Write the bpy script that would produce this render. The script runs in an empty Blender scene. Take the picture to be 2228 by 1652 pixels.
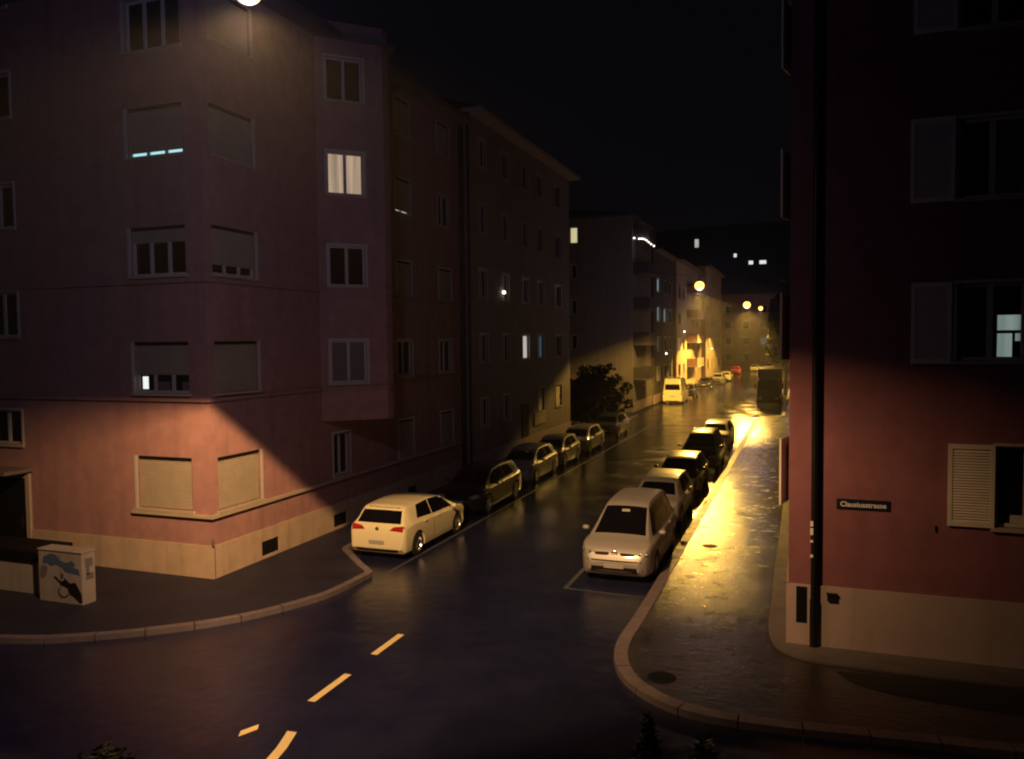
import bpy, bmesh, math, random
from mathutils import Vector, Matrix
from mathutils.bvhtree import BVHTree
from mathutils.geometry import tessellate_polygon

random.seed(7)
C = bpy.context.scene.collection
SC = bpy.context.scene

# ------------------------------------------------------------------ camera
F, CX, CY, CAMH = 1738.0, 1114.0, 826.0, 6.3
yaw, pitch, roll = math.atan((1750 - CX) / F), math.radians(-2.7), math.radians(0.6)
fw = Vector((-math.sin(yaw) * math.cos(pitch), math.cos(yaw) * math.cos(pitch), math.sin(pitch)))
r0 = Vector((math.cos(yaw), math.sin(yaw), 0)); u0 = r0.cross(fw)
rt = r0 * math.cos(roll) - u0 * math.sin(roll); up = u0 * math.cos(roll) + r0 * math.sin(roll)
cd = bpy.data.cameras.new('camera'); cam = bpy.data.objects.new('camera', cd); C.objects.link(cam)
cd.sensor_width = 36.0; cd.lens = 36.0 * F / 2228.0; cd.clip_start = 0.05; cd.clip_end = 3000
cam.matrix_world = Matrix(((rt.x, up.x, -fw.x, 0), (rt.y, up.y, -fw.y, 0), (rt.z, up.z, -fw.z, CAMH), (0, 0, 0, 1)))
SC.camera = cam

# ------------------------------------------------------------------ night sky, exposure
w = bpy.data.worlds.new('World'); SC.world = w; w.use_nodes = True
nt = w.node_tree; bg = nt.nodes['Background']
bg.inputs[0].default_value = (0.40, 0.36, 0.54, 1); bg.inputs[1].default_value = 0.0044
SC.view_settings.view_transform = 'Standard'; SC.view_settings.look = 'None'
SC.view_settings.exposure = 0.0; SC.view_settings.gamma = 1.0
SC.cycles.use_denoising = True
SC.cycles.max_bounces = 6
SC.cycles.sample_clamp_indirect = 4.0
SC.cycles.filter_width = 2.1
SODIUM = (1.0, 0.55, 0.09)

# ------------------------------------------------------------------ helpers
def tag(o, label=None, cat=None, group=None, kind=None):
    if label: o['label'] = label
    if cat: o['category'] = cat
    if group: o['group'] = group
    if kind: o['kind'] = kind
    return o

def empty(name, loc, rz=0.0):
    o = bpy.data.objects.new(name, None); C.objects.link(o)
    o.location = loc; o.rotation_euler = (0, 0, rz); o.empty_display_size = 0.2
    return o

class MB:
    def __init__(s, org=(0, 0, 0)):
        s.v = []; s.f = []; s.o = Vector(org)
    def add(s, vs, fs):
        n = len(s.v); s.v += [Vector(p) - s.o for p in vs]; s.f += [tuple(n + i for i in f) for f in fs]
    def quad(s, a, b, c, d): s.add([a, b, c, d], [(0, 1, 2, 3)])
    def box(s, a, b):
        x0, y0, z0 = a; x1, y1, z1 = b
        s.add([(x0, y0, z0), (x1, y0, z0), (x1, y1, z0), (x0, y1, z0), (x0, y0, z1), (x1, y0, z1), (x1, y1, z1), (x0, y1, z1)],
              [(0, 3, 2, 1), (4, 5, 6, 7), (0, 1, 5, 4), (1, 2, 6, 5), (2, 3, 7, 6), (3, 0, 4, 7)])
    def obox(s, o, u, n, z0, z1, u0, u1, n0, n1):
        """box in a wall frame: u along, n outward"""
        o = Vector(o); u = Vector(u); n = Vector(n); P = []
        for z in (z0, z1):
            for (a, b) in ((u0, n0), (u1, n0), (u1, n1), (u0, n1)):
                p = o + u * a + n * b; P.append((p.x, p.y, z))
        s.add(P, [(0, 3, 2, 1), (4, 5, 6, 7), (0, 1, 5, 4), (1, 2, 6, 5), (2, 3, 7, 6), (3, 0, 4, 7)])
    def cyl(s, p, q, r, r2=None, n=12, caps=True):
        p = Vector(p); q = Vector(q); r2 = r if r2 is None else r2
        d = (q - p).normalized(); a = d.orthogonal().normalized(); b = d.cross(a); P = []
        for c, rr in ((p, r), (q, r2)):
            for k in range(n):
                t = 2 * math.pi * k / n; P.append(c + (a * math.cos(t) + b * math.sin(t)) * rr)
        fs = [(k, (k + 1) % n, n + (k + 1) % n, n + k) for k in range(n)]
        if caps: fs += [tuple(reversed(range(n))), tuple(range(n, 2 * n))]
        s.add(P, fs)
    def lathe(s, prof, n=24, o=(0, 0, 0), axis='Z'):
        P = []; m = len(prof)
        for k in range(n):
            t = 2 * math.pi * k / n
            for (r, h) in prof:
                a, b = r * math.cos(t), r * math.sin(t)
                P.append(Vector(o) + (Vector((a, b, h)) if axis == 'Z' else Vector((a, h, b))))
        fs = [(k * m + j, ((k + 1) % n) * m + j, ((k + 1) % n) * m + j + 1, k * m + j + 1) for k in range(n) for j in range(m - 1)]
        s.add(P, fs)
    def poly(s, pts, z0, z1):
        """extruded ground polygon"""
        tr = tessellate_polygon([[Vector((p[0], p[1], 0)) for p in pts]]); n = len(pts)
        P = [(p[0], p[1], z1) for p in pts] + [(p[0], p[1], z0) for p in pts]
        fs = []
        for t in tr:
            a, b, c = [Vector(P[i]) for i in t]
            if (b - a).cross(c - a).z < 0: t = (t[0], t[2], t[1])
            fs.append(tuple(t))
            if z1 - z0 > 1e-4: fs.append((t[2] + n, t[1] + n, t[0] + n))
        if z1 - z0 > 1e-4:
            fs += [(i, (i + 1) % n, n + (i + 1) % n, n + i) for i in range(n)]
        s.add(P, fs)
    def build(s, name, mat, parent=None, smooth=None, bevel=0, fix=False):
        me = bpy.data.meshes.new(name)
        me.from_pydata([tuple(p) for p in s.v], [], s.f)
        if fix or smooth:
            bm = bmesh.new(); bm.from_mesh(me); bmesh.ops.recalc_face_normals(bm, faces=bm.faces); bm.to_mesh(me); bm.free()
        if mat: me.materials.append(mat)
        if smooth is not None:
            for p in me.polygons: p.use_smooth = True
            me.set_sharp_from_angle(angle=math.radians(smooth))
        me.update()
        o = bpy.data.objects.new(name, me); C.objects.link(o)
        if parent: o.parent = parent
        if bevel:
            b = o.modifiers.new('edge', 'BEVEL'); b.width = bevel; b.segments = 2; b.limit_method = 'ANGLE'
        return o

# ------------------------------------------------------------------ materials
def mat(name, col, rough=0.6, metal=0.0, coat=0.0, spec=0.5):
    m = bpy.data.materials.new(name); m.use_nodes = True; b = m.node_tree.nodes['Principled BSDF']
    b.inputs['Base Color'].default_value = (*col, 1); b.inputs['Roughness'].default_value = rough
    b.inputs['Metallic'].default_value = metal; b.inputs['Coat Weight'].default_value = coat
    b.inputs['Coat Roughness'].default_value = 0.06; b.inputs['Specular IOR Level'].default_value = spec
    return m

def noisy(name, c1, c2, rough=(0.6, 0.8), scale=3.0, bump=0.2, bscale=60.0, metal=0.0, stain=None, detail=6, bdist=0.02):
    """object-space noise between two true surface colours, fine bump, optional weathering"""
    m = mat(name, c1, rough[0], metal); n = m.node_tree; b = n.nodes['Principled BSDF']
    tc = n.nodes.new('ShaderNodeTexCoord'); nz = n.nodes.new('ShaderNodeTexNoise')
    nz.inputs['Scale'].default_value = scale; nz.inputs['Detail'].default_value = detail; nz.inputs['Roughness'].default_value = 0.65
    n.links.new(tc.outputs['Object'], nz.inputs['Vector'])
    rp = n.nodes.new('ShaderNodeMapRange'); rp.inputs[1].default_value = 0.32; rp.inputs[2].default_value = 0.68
    n.links.new(nz.outputs['Fac'], rp.inputs[0])
    mx = n.nodes.new('ShaderNodeMix'); mx.data_type = 'RGBA'
    mx.inputs[6].default_value = (*c1, 1); mx.inputs[7].default_value = (*c2, 1)
    n.links.new(rp.outputs[0], mx.inputs[0]); out = mx.outputs[2]
    if stain:
        mp = n.nodes.new('ShaderNodeMapping'); mp.inputs['Scale'].default_value = (1.6, 1.6, 0.16)
        n.links.new(tc.outputs['Object'], mp.inputs[0])
        s2 = n.nodes.new('ShaderNodeTexNoise'); s2.inputs['Scale'].default_value = 1.5; s2.inputs['Detail'].default_value = 8
        n.links.new(mp.outputs[0], s2.inputs['Vector'])
        r2 = n.nodes.new('ShaderNodeMapRange'); r2.inputs[1].default_value = 0.5; r2.inputs[2].default_value = 0.78; r2.inputs[4].default_value = 0.6
        n.links.new(s2.outputs['Fac'], r2.inputs[0])
        m2 = n.nodes.new('ShaderNodeMix'); m2.data_type = 'RGBA'; m2.inputs[7].default_value = (*stain, 1)
        n.links.new(out, m2.inputs[6]); n.links.new(r2.outputs[0], m2.inputs[0]); out = m2.outputs[2]
    n.links.new(out, b.inputs['Base Color'])
    r3 = n.nodes.new('ShaderNodeMapRange'); r3.inputs[1].default_value = 0.3; r3.inputs[2].default_value = 0.7
    r3.inputs[3].default_value = rough[0]; r3.inputs[4].default_value = rough[1]
    n.links.new(nz.outputs['Fac'], r3.inputs[0]); n.links.new(r3.outputs[0], b.inputs['Roughness'])
    if bump:
        bz = n.nodes.new('ShaderNodeTexNoise'); bz.inputs['Scale'].default_value = bscale; bz.inputs['Detail'].default_value = 5
        n.links.new(tc.outputs['Object'], bz.inputs['Vector'])
        bp = n.nodes.new('ShaderNodeBump'); bp.inputs['Strength'].default_value = bump; bp.inputs['Distance'].default_value = bdist
        n.links.new(bz.outputs['Fac'], bp.inputs['Height']); n.links.new(bp.outputs[0], b.inputs['Normal'])
    return m

def wet(name, c1, c2, r_dry, r_wet, w0, w1, wscale, bump1, bump2, stretch=(1, 1, 1), fs=3.2, fd=.05):
    """rain-wet paving: damp rough surface with glossy film and puddles where a noise is high"""
    m = mat(name, c1, r_dry); n = m.node_tree; b = n.nodes['Principled BSDF']
    g = n.nodes.new('ShaderNodeNewGeometry')
    mp = n.nodes.new('ShaderNodeMapping'); mp.inputs['Scale'].default_value = stretch
    n.links.new(g.outputs['Position'], mp.inputs[0])
    a = n.nodes.new('ShaderNodeTexNoise'); a.inputs['Scale'].default_value = wscale; a.inputs['Detail'].default_value = 6; a.inputs['Roughness'].default_value = 0.6
    n.links.new(mp.outputs[0], a.inputs['Vector'])
    r = n.nodes.new('ShaderNodeMapRange'); r.inputs[1].default_value = w0; r.inputs[2].default_value = w1
    n.links.new(a.outputs['Fac'], r.inputs[0])
    rr = n.nodes.new('ShaderNodeMix'); rr.data_type = 'FLOAT'; rr.inputs[2].default_value = r_dry; rr.inputs[3].default_value = r_wet
    n.links.new(r.outputs[0], rr.inputs[0]); n.links.new(rr.outputs[0], b.inputs['Roughness'])
    c = n.nodes.new('ShaderNodeTexNoise'); c.inputs['Scale'].default_value = 0.9; c.inputs['Detail'].default_value = 9; c.inputs['Roughness'].default_value = 0.7
    n.links.new(g.outputs['Position'], c.inputs['Vector'])
    cr = n.nodes.new('ShaderNodeMapRange'); cr.inputs[1].default_value = 0.35; cr.inputs[2].default_value = 0.65
    n.links.new(c.outputs['Fac'], cr.inputs[0])
    mx = n.nodes.new('ShaderNodeMix'); mx.data_type = 'RGBA'; mx.inputs[6].default_value = (*c1, 1); mx.inputs[7].default_value = (*c2, 1)
    n.links.new(cr.outputs[0], mx.inputs[0]); n.links.new(mx.outputs[2], b.inputs['Base Color'])
    f1 = n.nodes.new('ShaderNodeTexNoise'); f1.inputs['Scale'].default_value = 55; f1.inputs['Detail'].default_value = 3
    f2 = n.nodes.new('ShaderNodeTexNoise'); f2.inputs['Scale'].default_value = fs; f2.inputs['Detail'].default_value = 2.5
    n.links.new(g.outputs['Position'], f1.inputs['Vector']); n.links.new(mp.outputs[0], f2.inputs['Vector'])
    inv = n.nodes.new('ShaderNodeMath'); inv.operation = 'MULTIPLY_ADD'; inv.inputs[1].default_value = -bump1 * 0.35; inv.inputs[2].default_value = bump1
    n.links.new(r.outputs[0], inv.inputs[0])
    b1 = n.nodes.new('ShaderNodeBump'); b1.inputs['Distance'].default_value = 0.006
    n.links.new(inv.outputs[0], b1.inputs['Strength']); n.links.new(f1.outputs['Fac'], b1.inputs['Height'])
    b2 = n.nodes.new('ShaderNodeBump'); b2.inputs['Distance'].default_value = fd; b2.inputs['Strength'].default_value = bump2
    n.links.new(f2.outputs['Fac'], b2.inputs['Height']); n.links.new(b1.outputs[0], b2.inputs['Normal'])
    n.links.new(b2.outputs[0], b.inputs['Normal'])
    return m

def emit(name, col, s, rough=0.3):
    m = mat(name, (0.05, 0.05, 0.05), rough); b = m.node_tree.nodes['Principled BSDF']
    b.inputs['Emission Color'].default_value = (*col, 1); b.inputs['Emission Strength'].default_value = s
    return m

M = dict(
    pink=noisy('salmon_render', (0.37, 0.20, 0.205), (0.28, 0.15, 0.158), (0.75, 0.95), 2.2, 0.4, 90, stain=(0.22, 0.11, 0.12)),
    red=noisy('red_render', (0.23, 0.090, 0.13), (0.18, 0.072, 0.103), (0.75, 0.95), 2.2, 0.35, 90, stain=(0.17, 0.06, 0.07)),
    plinth=noisy('cream_plinth', (0.50, 0.38, 0.29), (0.40, 0.305, 0.235), (0.7, 0.9), 2.0, 0.3, 70, stain=(0.24, 0.19, 0.13)),
    plinth2=noisy('grey_plinth', (0.40, 0.31, 0.33), (0.34, 0.265, 0.285), (0.7, 0.9), 1.2, 0.3, 70, stain=(0.2, 0.17, 0.15)),
    grey=noisy('grey_render', (0.25, 0.225, 0.22), (0.20, 0.18, 0.18), (0.75, 0.95), 0.8, 0.35, 90, stain=(0.16, 0.13, 0.13)),
    cream=noisy('cream_render', (0.42, 0.33, 0.22), (0.36, 0.28, 0.19), (0.75, 0.95), 0.8, 0.3, 90),
    rose=noisy('rose_render', (0.36, 0.21, 0.18), (0.3, 0.17, 0.15), (0.75, 0.95), 0.8, 0.3, 90),
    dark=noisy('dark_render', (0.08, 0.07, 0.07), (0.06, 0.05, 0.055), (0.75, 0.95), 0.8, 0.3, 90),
    trim=noisy('cream_trim', (0.42, 0.35, 0.28), (0.36, 0.30, 0.24), (0.6, 0.8), 2.0, 0.15, 80),
    frame=mat('white_frame', (0.45, 0.42, 0.41), 0.45),
    shutter=noisy('roller_shutter', (0.36, 0.31, 0.25), (0.31, 0.27, 0.22), (0.5, 0.7), 2.5, 0.0),
    louvre=noisy('louvre_paint', (0.62, 0.57, 0.56), (0.54, 0.49, 0.48), (0.5, 0.7), 3.0, 0.1, 60),
    pane=mat('dark_pane', (0.006, 0.006, 0.009), 0.06, 0, 0, 0.5),
    curtain=mat('curtained_pane', (0.14, 0.12, 0.12), 0.35),
    lit=emit('lit_curtain', (1.0, 0.72, 0.50), 0.42), litw=emit('lit_white', (0.93, 1.0, 0.96), 0.95),
    litc=emit('lit_cyan', (0.50, 0.95, 1.0), 0.85), lity=emit('lit_yellow', (1.0, 0.9, 0.5), 0.6),
    litt=emit('lit_teal', (0.60, 0.78, 0.74), 0.27), litd=emit('lit_dim_blue', (0.3, 0.5, 0.62), 0.12),
    litq=emit('lit_teal_bright', (0.55, 0.85, 0.95), 0.32), litp=emit('lit_pale', (1.0, 0.92, 0.85), 0.55), bulb=emit('lit_bulb', (1.0, 0.95, 0.75), 6.0),
    roof=noisy('roof_tile', (0.07, 0.045, 0.04), (0.05, 0.035, 0.03), (0.6, 0.8), 2, 0.3, 20),
    eave=noisy('eave_board', (0.15, 0.12, 0.11), (0.12, 0.10, 0.09), (0.6, 0.8), 2, 0.1, 30),
    metal=mat('dark_metal', (0.02, 0.02, 0.022), 0.4, 0.6), steel=mat('bright_steel', (0.6, 0.6, 0.6), 0.25, 1.0),
    asphalt=wet('wet_asphalt', (0.009, 0.011, 0.034), (0.015, 0.017, 0.048), 0.26, 0.09, 0.32, 0.58, 0.7, 0.8, 0.20),
    pave=wet('wet_footway', (0.020, 0.019, 0.025), (0.036, 0.032, 0.038), 0.30, 0.10, 0.34, 0.66, 2.2, 0.9, 0.40, (.8, 1.3, 1), 6.5, .030),
    pave2=wet('damp_footway', (0.010, 0.010, 0.026), (0.018, 0.017, 0.038), 0.65, 0.45, 0.5, 0.75, 0.8, 0.8, 0.1),
    kerb=noisy('granite_kerb', (0.17, 0.14, 0.16), (0.12, 0.10, 0.115), (0.35, 0.6), 4, 0.3, 60),
    line_y=noisy('yellow_paint', (0.78, 0.62, 0.30), (0.70, 0.55, 0.26), (0.4, 0.6), 6, 0.2, 80),
    line_w=noisy('worn_white_paint', (0.07, 0.08, 0.11), (0.03, 0.035, 0.05), (0.4, 0.6), 6, 0.2, 80),
    tyre=mat('tyre', (0.012, 0.012, 0.012), 0.7), rim=mat('alloy_rim', (0.55, 0.55, 0.56), 0.28, 0.9),
    glass=mat('car_glass', (0.004, 0.004, 0.006), 0.04, 0, 0, 0.6),
    black=mat('black_plastic', (0.006, 0.006, 0.007), 0.6, 0, 0, .15),
    lens=mat('headlight_glass', (0.20, 0.20, 0.20), 0.30, 0.2, 0.3),
    tail=mat('tail_light_red', (0.30, 0.012, 0.012), 0.12, 0, 1.0), plate=mat('number_plate', (0.33, 0.32, 0.31), 0.6, 0, 0, .2),
    chrome=mat('chrome', (0.8, 0.8, 0.8), 0.12, 1.0),
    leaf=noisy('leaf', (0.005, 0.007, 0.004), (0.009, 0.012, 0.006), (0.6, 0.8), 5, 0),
    bark=noisy('bark', (0.06, 0.045, 0.035), (0.04, 0.03, 0.025), (0.8, 0.9), 8, 0.6, 30),
    sign=mat('enamel_blue', (0.012, 0.016, 0.05), 0.25), signtext=mat('enamel_white', (0.75, 0.75, 0.72), 0.4),
    cabinet=noisy('cabinet_grey', (0.40, 0.35, 0.32), (0.33, 0.29, 0.27), (0.45, 0.65), 3, 0.1, 40, stain=(0.24, 0.21, 0.19)),
    spray_b=mat('spray_blue', (0.07, 0.11, 0.22), 0.5), spray_k=mat('spray_black', (0.008, 0.008, 0.01), 0.5),
    spray_g=mat('spray_grey', (0.16, 0.15, 0.17), 0.5),
    concrete=noisy('pale_wall', (0.42, 0.37, 0.33), (0.34, 0.30, 0.27), (0.7, 0.9), 2, 0.3, 60, stain=(0.22, 0.2, 0.18)),
    hill=mat('hill_ground', (0.16, 0.16, 0.16), 0.9), apron=noisy('damp_concrete', (0.13, 0.11, 0.12), (0.09, 0.08, 0.085), (0.5, 0.7), 2, 0.3, 60), soil=noisy('dark_bed', (0.015, 0.013, 0.012), (0.02, 0.02, 0.015), (0.8, 0.95), 5, 0.6, 25),
)
for k_, ax_ in (('lit', 9.0), ('litp', 7.0), ('litt', 6.0)):
    # folds of the curtain drawn in front of the lit room
    n_ = M[k_].node_tree; b_ = n_.nodes['Principled BSDF']; tc_ = n_.nodes.new('ShaderNodeTexCoord'); mp_ = n_.nodes.new('ShaderNodeMapping')
    mp_.inputs['Scale'].default_value = (ax_, ax_, .35); nz_ = n_.nodes.new('ShaderNodeTexNoise'); nz_.inputs['Scale'].default_value = 1.0
    mr_ = n_.nodes.new('ShaderNodeMapRange'); mr_.inputs[1].default_value = .3; mr_.inputs[2].default_value = .7; st_ = b_.inputs['Emission Strength'].default_value
    mr_.inputs[3].default_value = st_ * .62; mr_.inputs[4].default_value = st_ * 1.2
    n_.links.new(tc_.outputs['Object'], mp_.inputs[0]); n_.links.new(mp_.outputs[0], nz_.inputs['Vector']); n_.links.new(nz_.outputs['Fac'], mr_.inputs[0]); n_.links.new(mr_.outputs[0], b_.inputs['Emission Strength'])
def paint(name, col, rough=0.28, metal=0.0): return mat(name, col, rough, metal, 0.9)

# ------------------------------------------------------------------ ground, kerbs, markings
def struct(name, mb, m, **k):
    o = mb.build(name, m, **k); o['kind'] = 'structure'; return o

mb = MB(); mb.quad((-400, -200, 0), (400, -200, 0), (400, 900, 0), (-400, 900, 0)); struct('road', mb, M['asphalt'])

def arc(pts, it=3):
    """Chaikin smoothing of an open polyline"""
    for _ in range(it):
        q = [pts[0]]
        for a, b in zip(pts, pts[1:]):
            q.append((a[0] * .75 + b[0] * .25, a[1] * .75 + b[1] * .25)); q.append((a[0] * .25 + b[0] * .75, a[1] * .25 + b[1] * .75))
        q.append(pts[-1]); pts = q
    return pts
def offset(pts, d):
    out = []
    for i, p in enumerate(pts):
        a = Vector(pts[max(i - 1, 0)]); b = Vector(pts[min(i + 1, len(pts) - 1)]); t = (b - a).normalized()
        out.append((p[0] - t.y * d, p[1] + t.x * d))
    return out
def resample(pts, step):
    out = [pts[0]]; acc = 0; prev = Vector(pts[0])
    for q in pts[1:]:
        q = Vector(q)
        while (q - prev).length + acc >= step:
            t = (step - acc) / (q - prev).length; prev = prev.lerp(q, t); out.append(tuple(prev)); acc = 0
        acc += (q - prev).length; prev = q
    if (Vector(out[-1]) - Vector(pts[-1])).length > 0.02: out.append(tuple(pts[-1]))
    return out
def kerb(path, width, side, name, top=0.125):
    """granite kerb of separate stones with dark joints; side=+1 puts its back to the left of travel"""
    mb = MB(); sub = resample(path, 0.25); inner = offset(sub, side * width)
    for i in range(len(sub) - 1):
        g0 = 0.012 if i % 4 == 0 else 0; g1 = 0.012 if i % 4 == 3 else 0
        def l(a, b, t): return (a[0] + (b[0] - a[0]) * t, a[1] + (b[1] - a[1]) * t)
        L = max(0.05, (Vector(sub[i + 1]) - Vector(sub[i])).length)
        a, b = l(sub[i], sub[i + 1], g0 / L), l(sub[i], sub[i + 1], 1 - g1 / L)
        c, d = l(inner[i], inner[i + 1], 1 - g1 / L), l(inner[i], inner[i + 1], g0 / L)
        jz = 0.004 * math.sin(i // 4 * 2.3)
        P = [(a[0], a[1], -.02), (b[0], b[1], -.02), (c[0], c[1], -.02), (d[0], d[1], -.02)] + [(q[0], q[1], top + jz) for q in (a, b, c, d)]
        mb.add(P, [(0, 1, 5, 4), (4, 5, 6, 7), (2, 3, 7, 6), (1, 2, 6, 5), (3, 0, 4, 7)])
    return struct(name, mb, M['kerb'], fix=True), inner

# left footway with its rounded corner and the nib beside the parking bay
cl = arc([(-60, 10.9), (-24, 10.9), (-16.0, 11.75), (-13.9, 12.85), (-12.1, 14.35), (-11.1, 16.3), (-10.95, 17.4), (-10.92, 18.7)], 3)
left = cl + [(-10.98, 18.82), (-11.5, 19.3), (-12.95, 20.75), (-12.98, 21.2), (-12.98, 66.0)]
ko, inn = kerb(left, 0.2, +1, 'kerb')
mb = MB(); mb.poly(inn + [(-60, 66)], -.01, 0.112); struct('pavement', mb, M['pave2'])
mb = MB(); mb.poly([(-60, 66), (-13.2, 66), (-13.6, 78), (-13.6, 300), (-60, 300)], -.01, 0.108); struct('pavement', mb, M['pave2'])
# right footway
cr = arc([(40, 14.1), (6, 13.75), (1.7, 13.36), (-0.4, 13.12), (-1.8, 13.15), (-2.7, 13.7), (-3.3, 14.5), (-3.62, 15.7), (-3.55, 17.6), (-3.55, 20.0)], 3)
right = cr + [(-3.55, 66.0), (-1.7, 68.0), (-1.7, 240)]
ko2, inn2 = kerb(right, 0.27, -1, 'kerb')
mb = MB(); mb.poly(inn2 + [(40, 240)], -.01, 0.112); struct('pavement', mb, M['pave'])
# paved apron and dark bed round the right house
ap = arc([(40, 16.3), (3.7, 15.95), (0.4, 15.95), (-0.45, 16.3), (-0.70, 17.4), (-0.70, 20), (-0.70, 70)], 2)
mb = MB(); mb.poly(ap + [(40, 70)], 0.1, 0.150); struct('path', mb, M['apron'])
bed = arc([(40, 13.95 + .9), (6, 14.75), (2.0, 14.9), (0.9, 15.2), (0.6, 15.76)], 2)
mb = MB(); mb.poly(bed + [(3.7, 15.9), (40, 16.2)], 0.1, 0.122); struct('ground', mb, M['soil'])

def stripe(name, pts, m, z=0.004):
    mb = MB(); mb.poly(pts, z, z); o = mb.build(name, m); return o
G = 'yellow dashes of the centre line'
for (y0, y1, x0, x1, lb) in ((13.96, 15.13, -8.15, -8.15, 'yellow road dash nearest the white hatchback, farthest of the centre line'),
                             (11.73, 12.95, -8.13, -8.13, 'long yellow road dash in the middle of the junction mouth')):
    o = stripe('road_marking', [(x0 - .075, y0), (x0 + .075, y0), (x1 + .075, y1), (x1 - .075, y1)], M['line_y'])
    tag(o, lb, 'road marking', G)
o = stripe('road_marking', [(-8.60, 10.44), (-8.51, 10.27), (-8.37, 10.57), (-8.46, 10.72)], M['line_y'])
tag(o, 'small short yellow road dash at the bottom of the junction', 'road marking', G)
cv = [(-7.40, 9.2), (-7.44, 9.7), (-7.54, 10.2), (-7.70, 10.70)]
cv2 = [(x - .17, y - .02) for x, y in reversed(cv)]
o = stripe('road_marking', cv + cv2, M['line_y'])
tag(o, 'wide curved yellow line cut off by the bottom of the view', 'road marking', G)
def band(x0, y0, x1, y1, wd=.1):
    d = Vector((x1 - x0, y1 - y0)).normalized() * wd / 2; n = Vector((-d.y, d.x))
    return [(x0 - n.x, y0 - n.y), (x1 - n.x, y1 - n.y), (x1 + n.x, y1 + n.y), (x0 + n.x, y0 + n.y)]
o = stripe('road_marking', [(-5.75, 19.3), (-3.62, 19.15), (-3.62, 19.25), (-5.63, 19.4), (-5.63, 46), (-5.75, 46)], M['line_w'])
tag(o, 'faded pale outline of the parking bays in front of the silver people carrier', 'road marking')
o = stripe('road_marking', band(-10.7, 19.1, -10.62, 60), M['line_w'])
tag(o, 'faded pale edge line of the parking bays beside the white hatchback', 'road marking')

# manhole covers / dark wet leaves on the right footway
def disc(name, x, y, r, z, m, lb, cat):
    mb = MB(); mb.cyl((x, y, z - .01), (x, y, z), r, n=24); o = mb.build(name, m); tag(o, lb, cat); return o
disc('manhole_cover', -2.42, 14.45, 0.26, 0.117, M['black'], 'dark round cover in the footway at the kerb corner', 'manhole cover')
disc('manhole_cover', -2.62, 24.3, 0.22, 0.117, M['black'], 'small dark round cover in the bright wet footway beside the people carrier', 'manhole cover')

# ------------------------------------------------------------------ facades
def frame2(A, B):
    A = Vector((*A, 0)); B = Vector((*B, 0)); u = (B - A).normalized(); n = Vector((u.y, -u.x, 0)); return A, u, n, (B - A).length

def wall_into(mb, A, B, z0, z1, ops, depth=0.16):
    A, u, n, L = frame2(A, B)
    us = sorted({0, L, *[o[0] for o in ops], *[o[1] for o in ops]}); zs = sorted({z0, z1, *[o[2] for o in ops], *[o[3] for o in ops]})
    us = [a for a in us if -1e-6 <= a <= L + 1e-6]; zs = [z for z in zs if z0 - 1e-6 <= z <= z1 + 1e-6]
    def P(a, z, d=0): p = A + u * a - n * d; return (p.x, p.y, z)
    for a, b in zip(us, us[1:]):
        for c, d in zip(zs, zs[1:]):
            m, k = (a + b) / 2, (c + d) / 2
            if any(o[0] < m < o[1] and o[2] < k < o[3] for o in ops): continue
            mb.quad(P(a, c), P(b, c), P(b, d), P(a, d))
    for (a, b, c, d) in ops:
        mb.quad(P(a, c), P(a, d), P(a, d, depth), P(a, c, depth)); mb.quad(P(b, c, depth), P(b, d, depth), P(b, d), P(b, c))
        mb.quad(P(a, c), P(a, c, depth), P(b, c, depth), P(b, c)); mb.quad(P(a, d, depth), P(a, d), P(b, d), P(b, d, depth))
        mb.quad(P(a, c, depth + .02), P(b, c, depth + .02), P(b, d, depth + .02), P(a, d, depth + .02))

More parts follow.
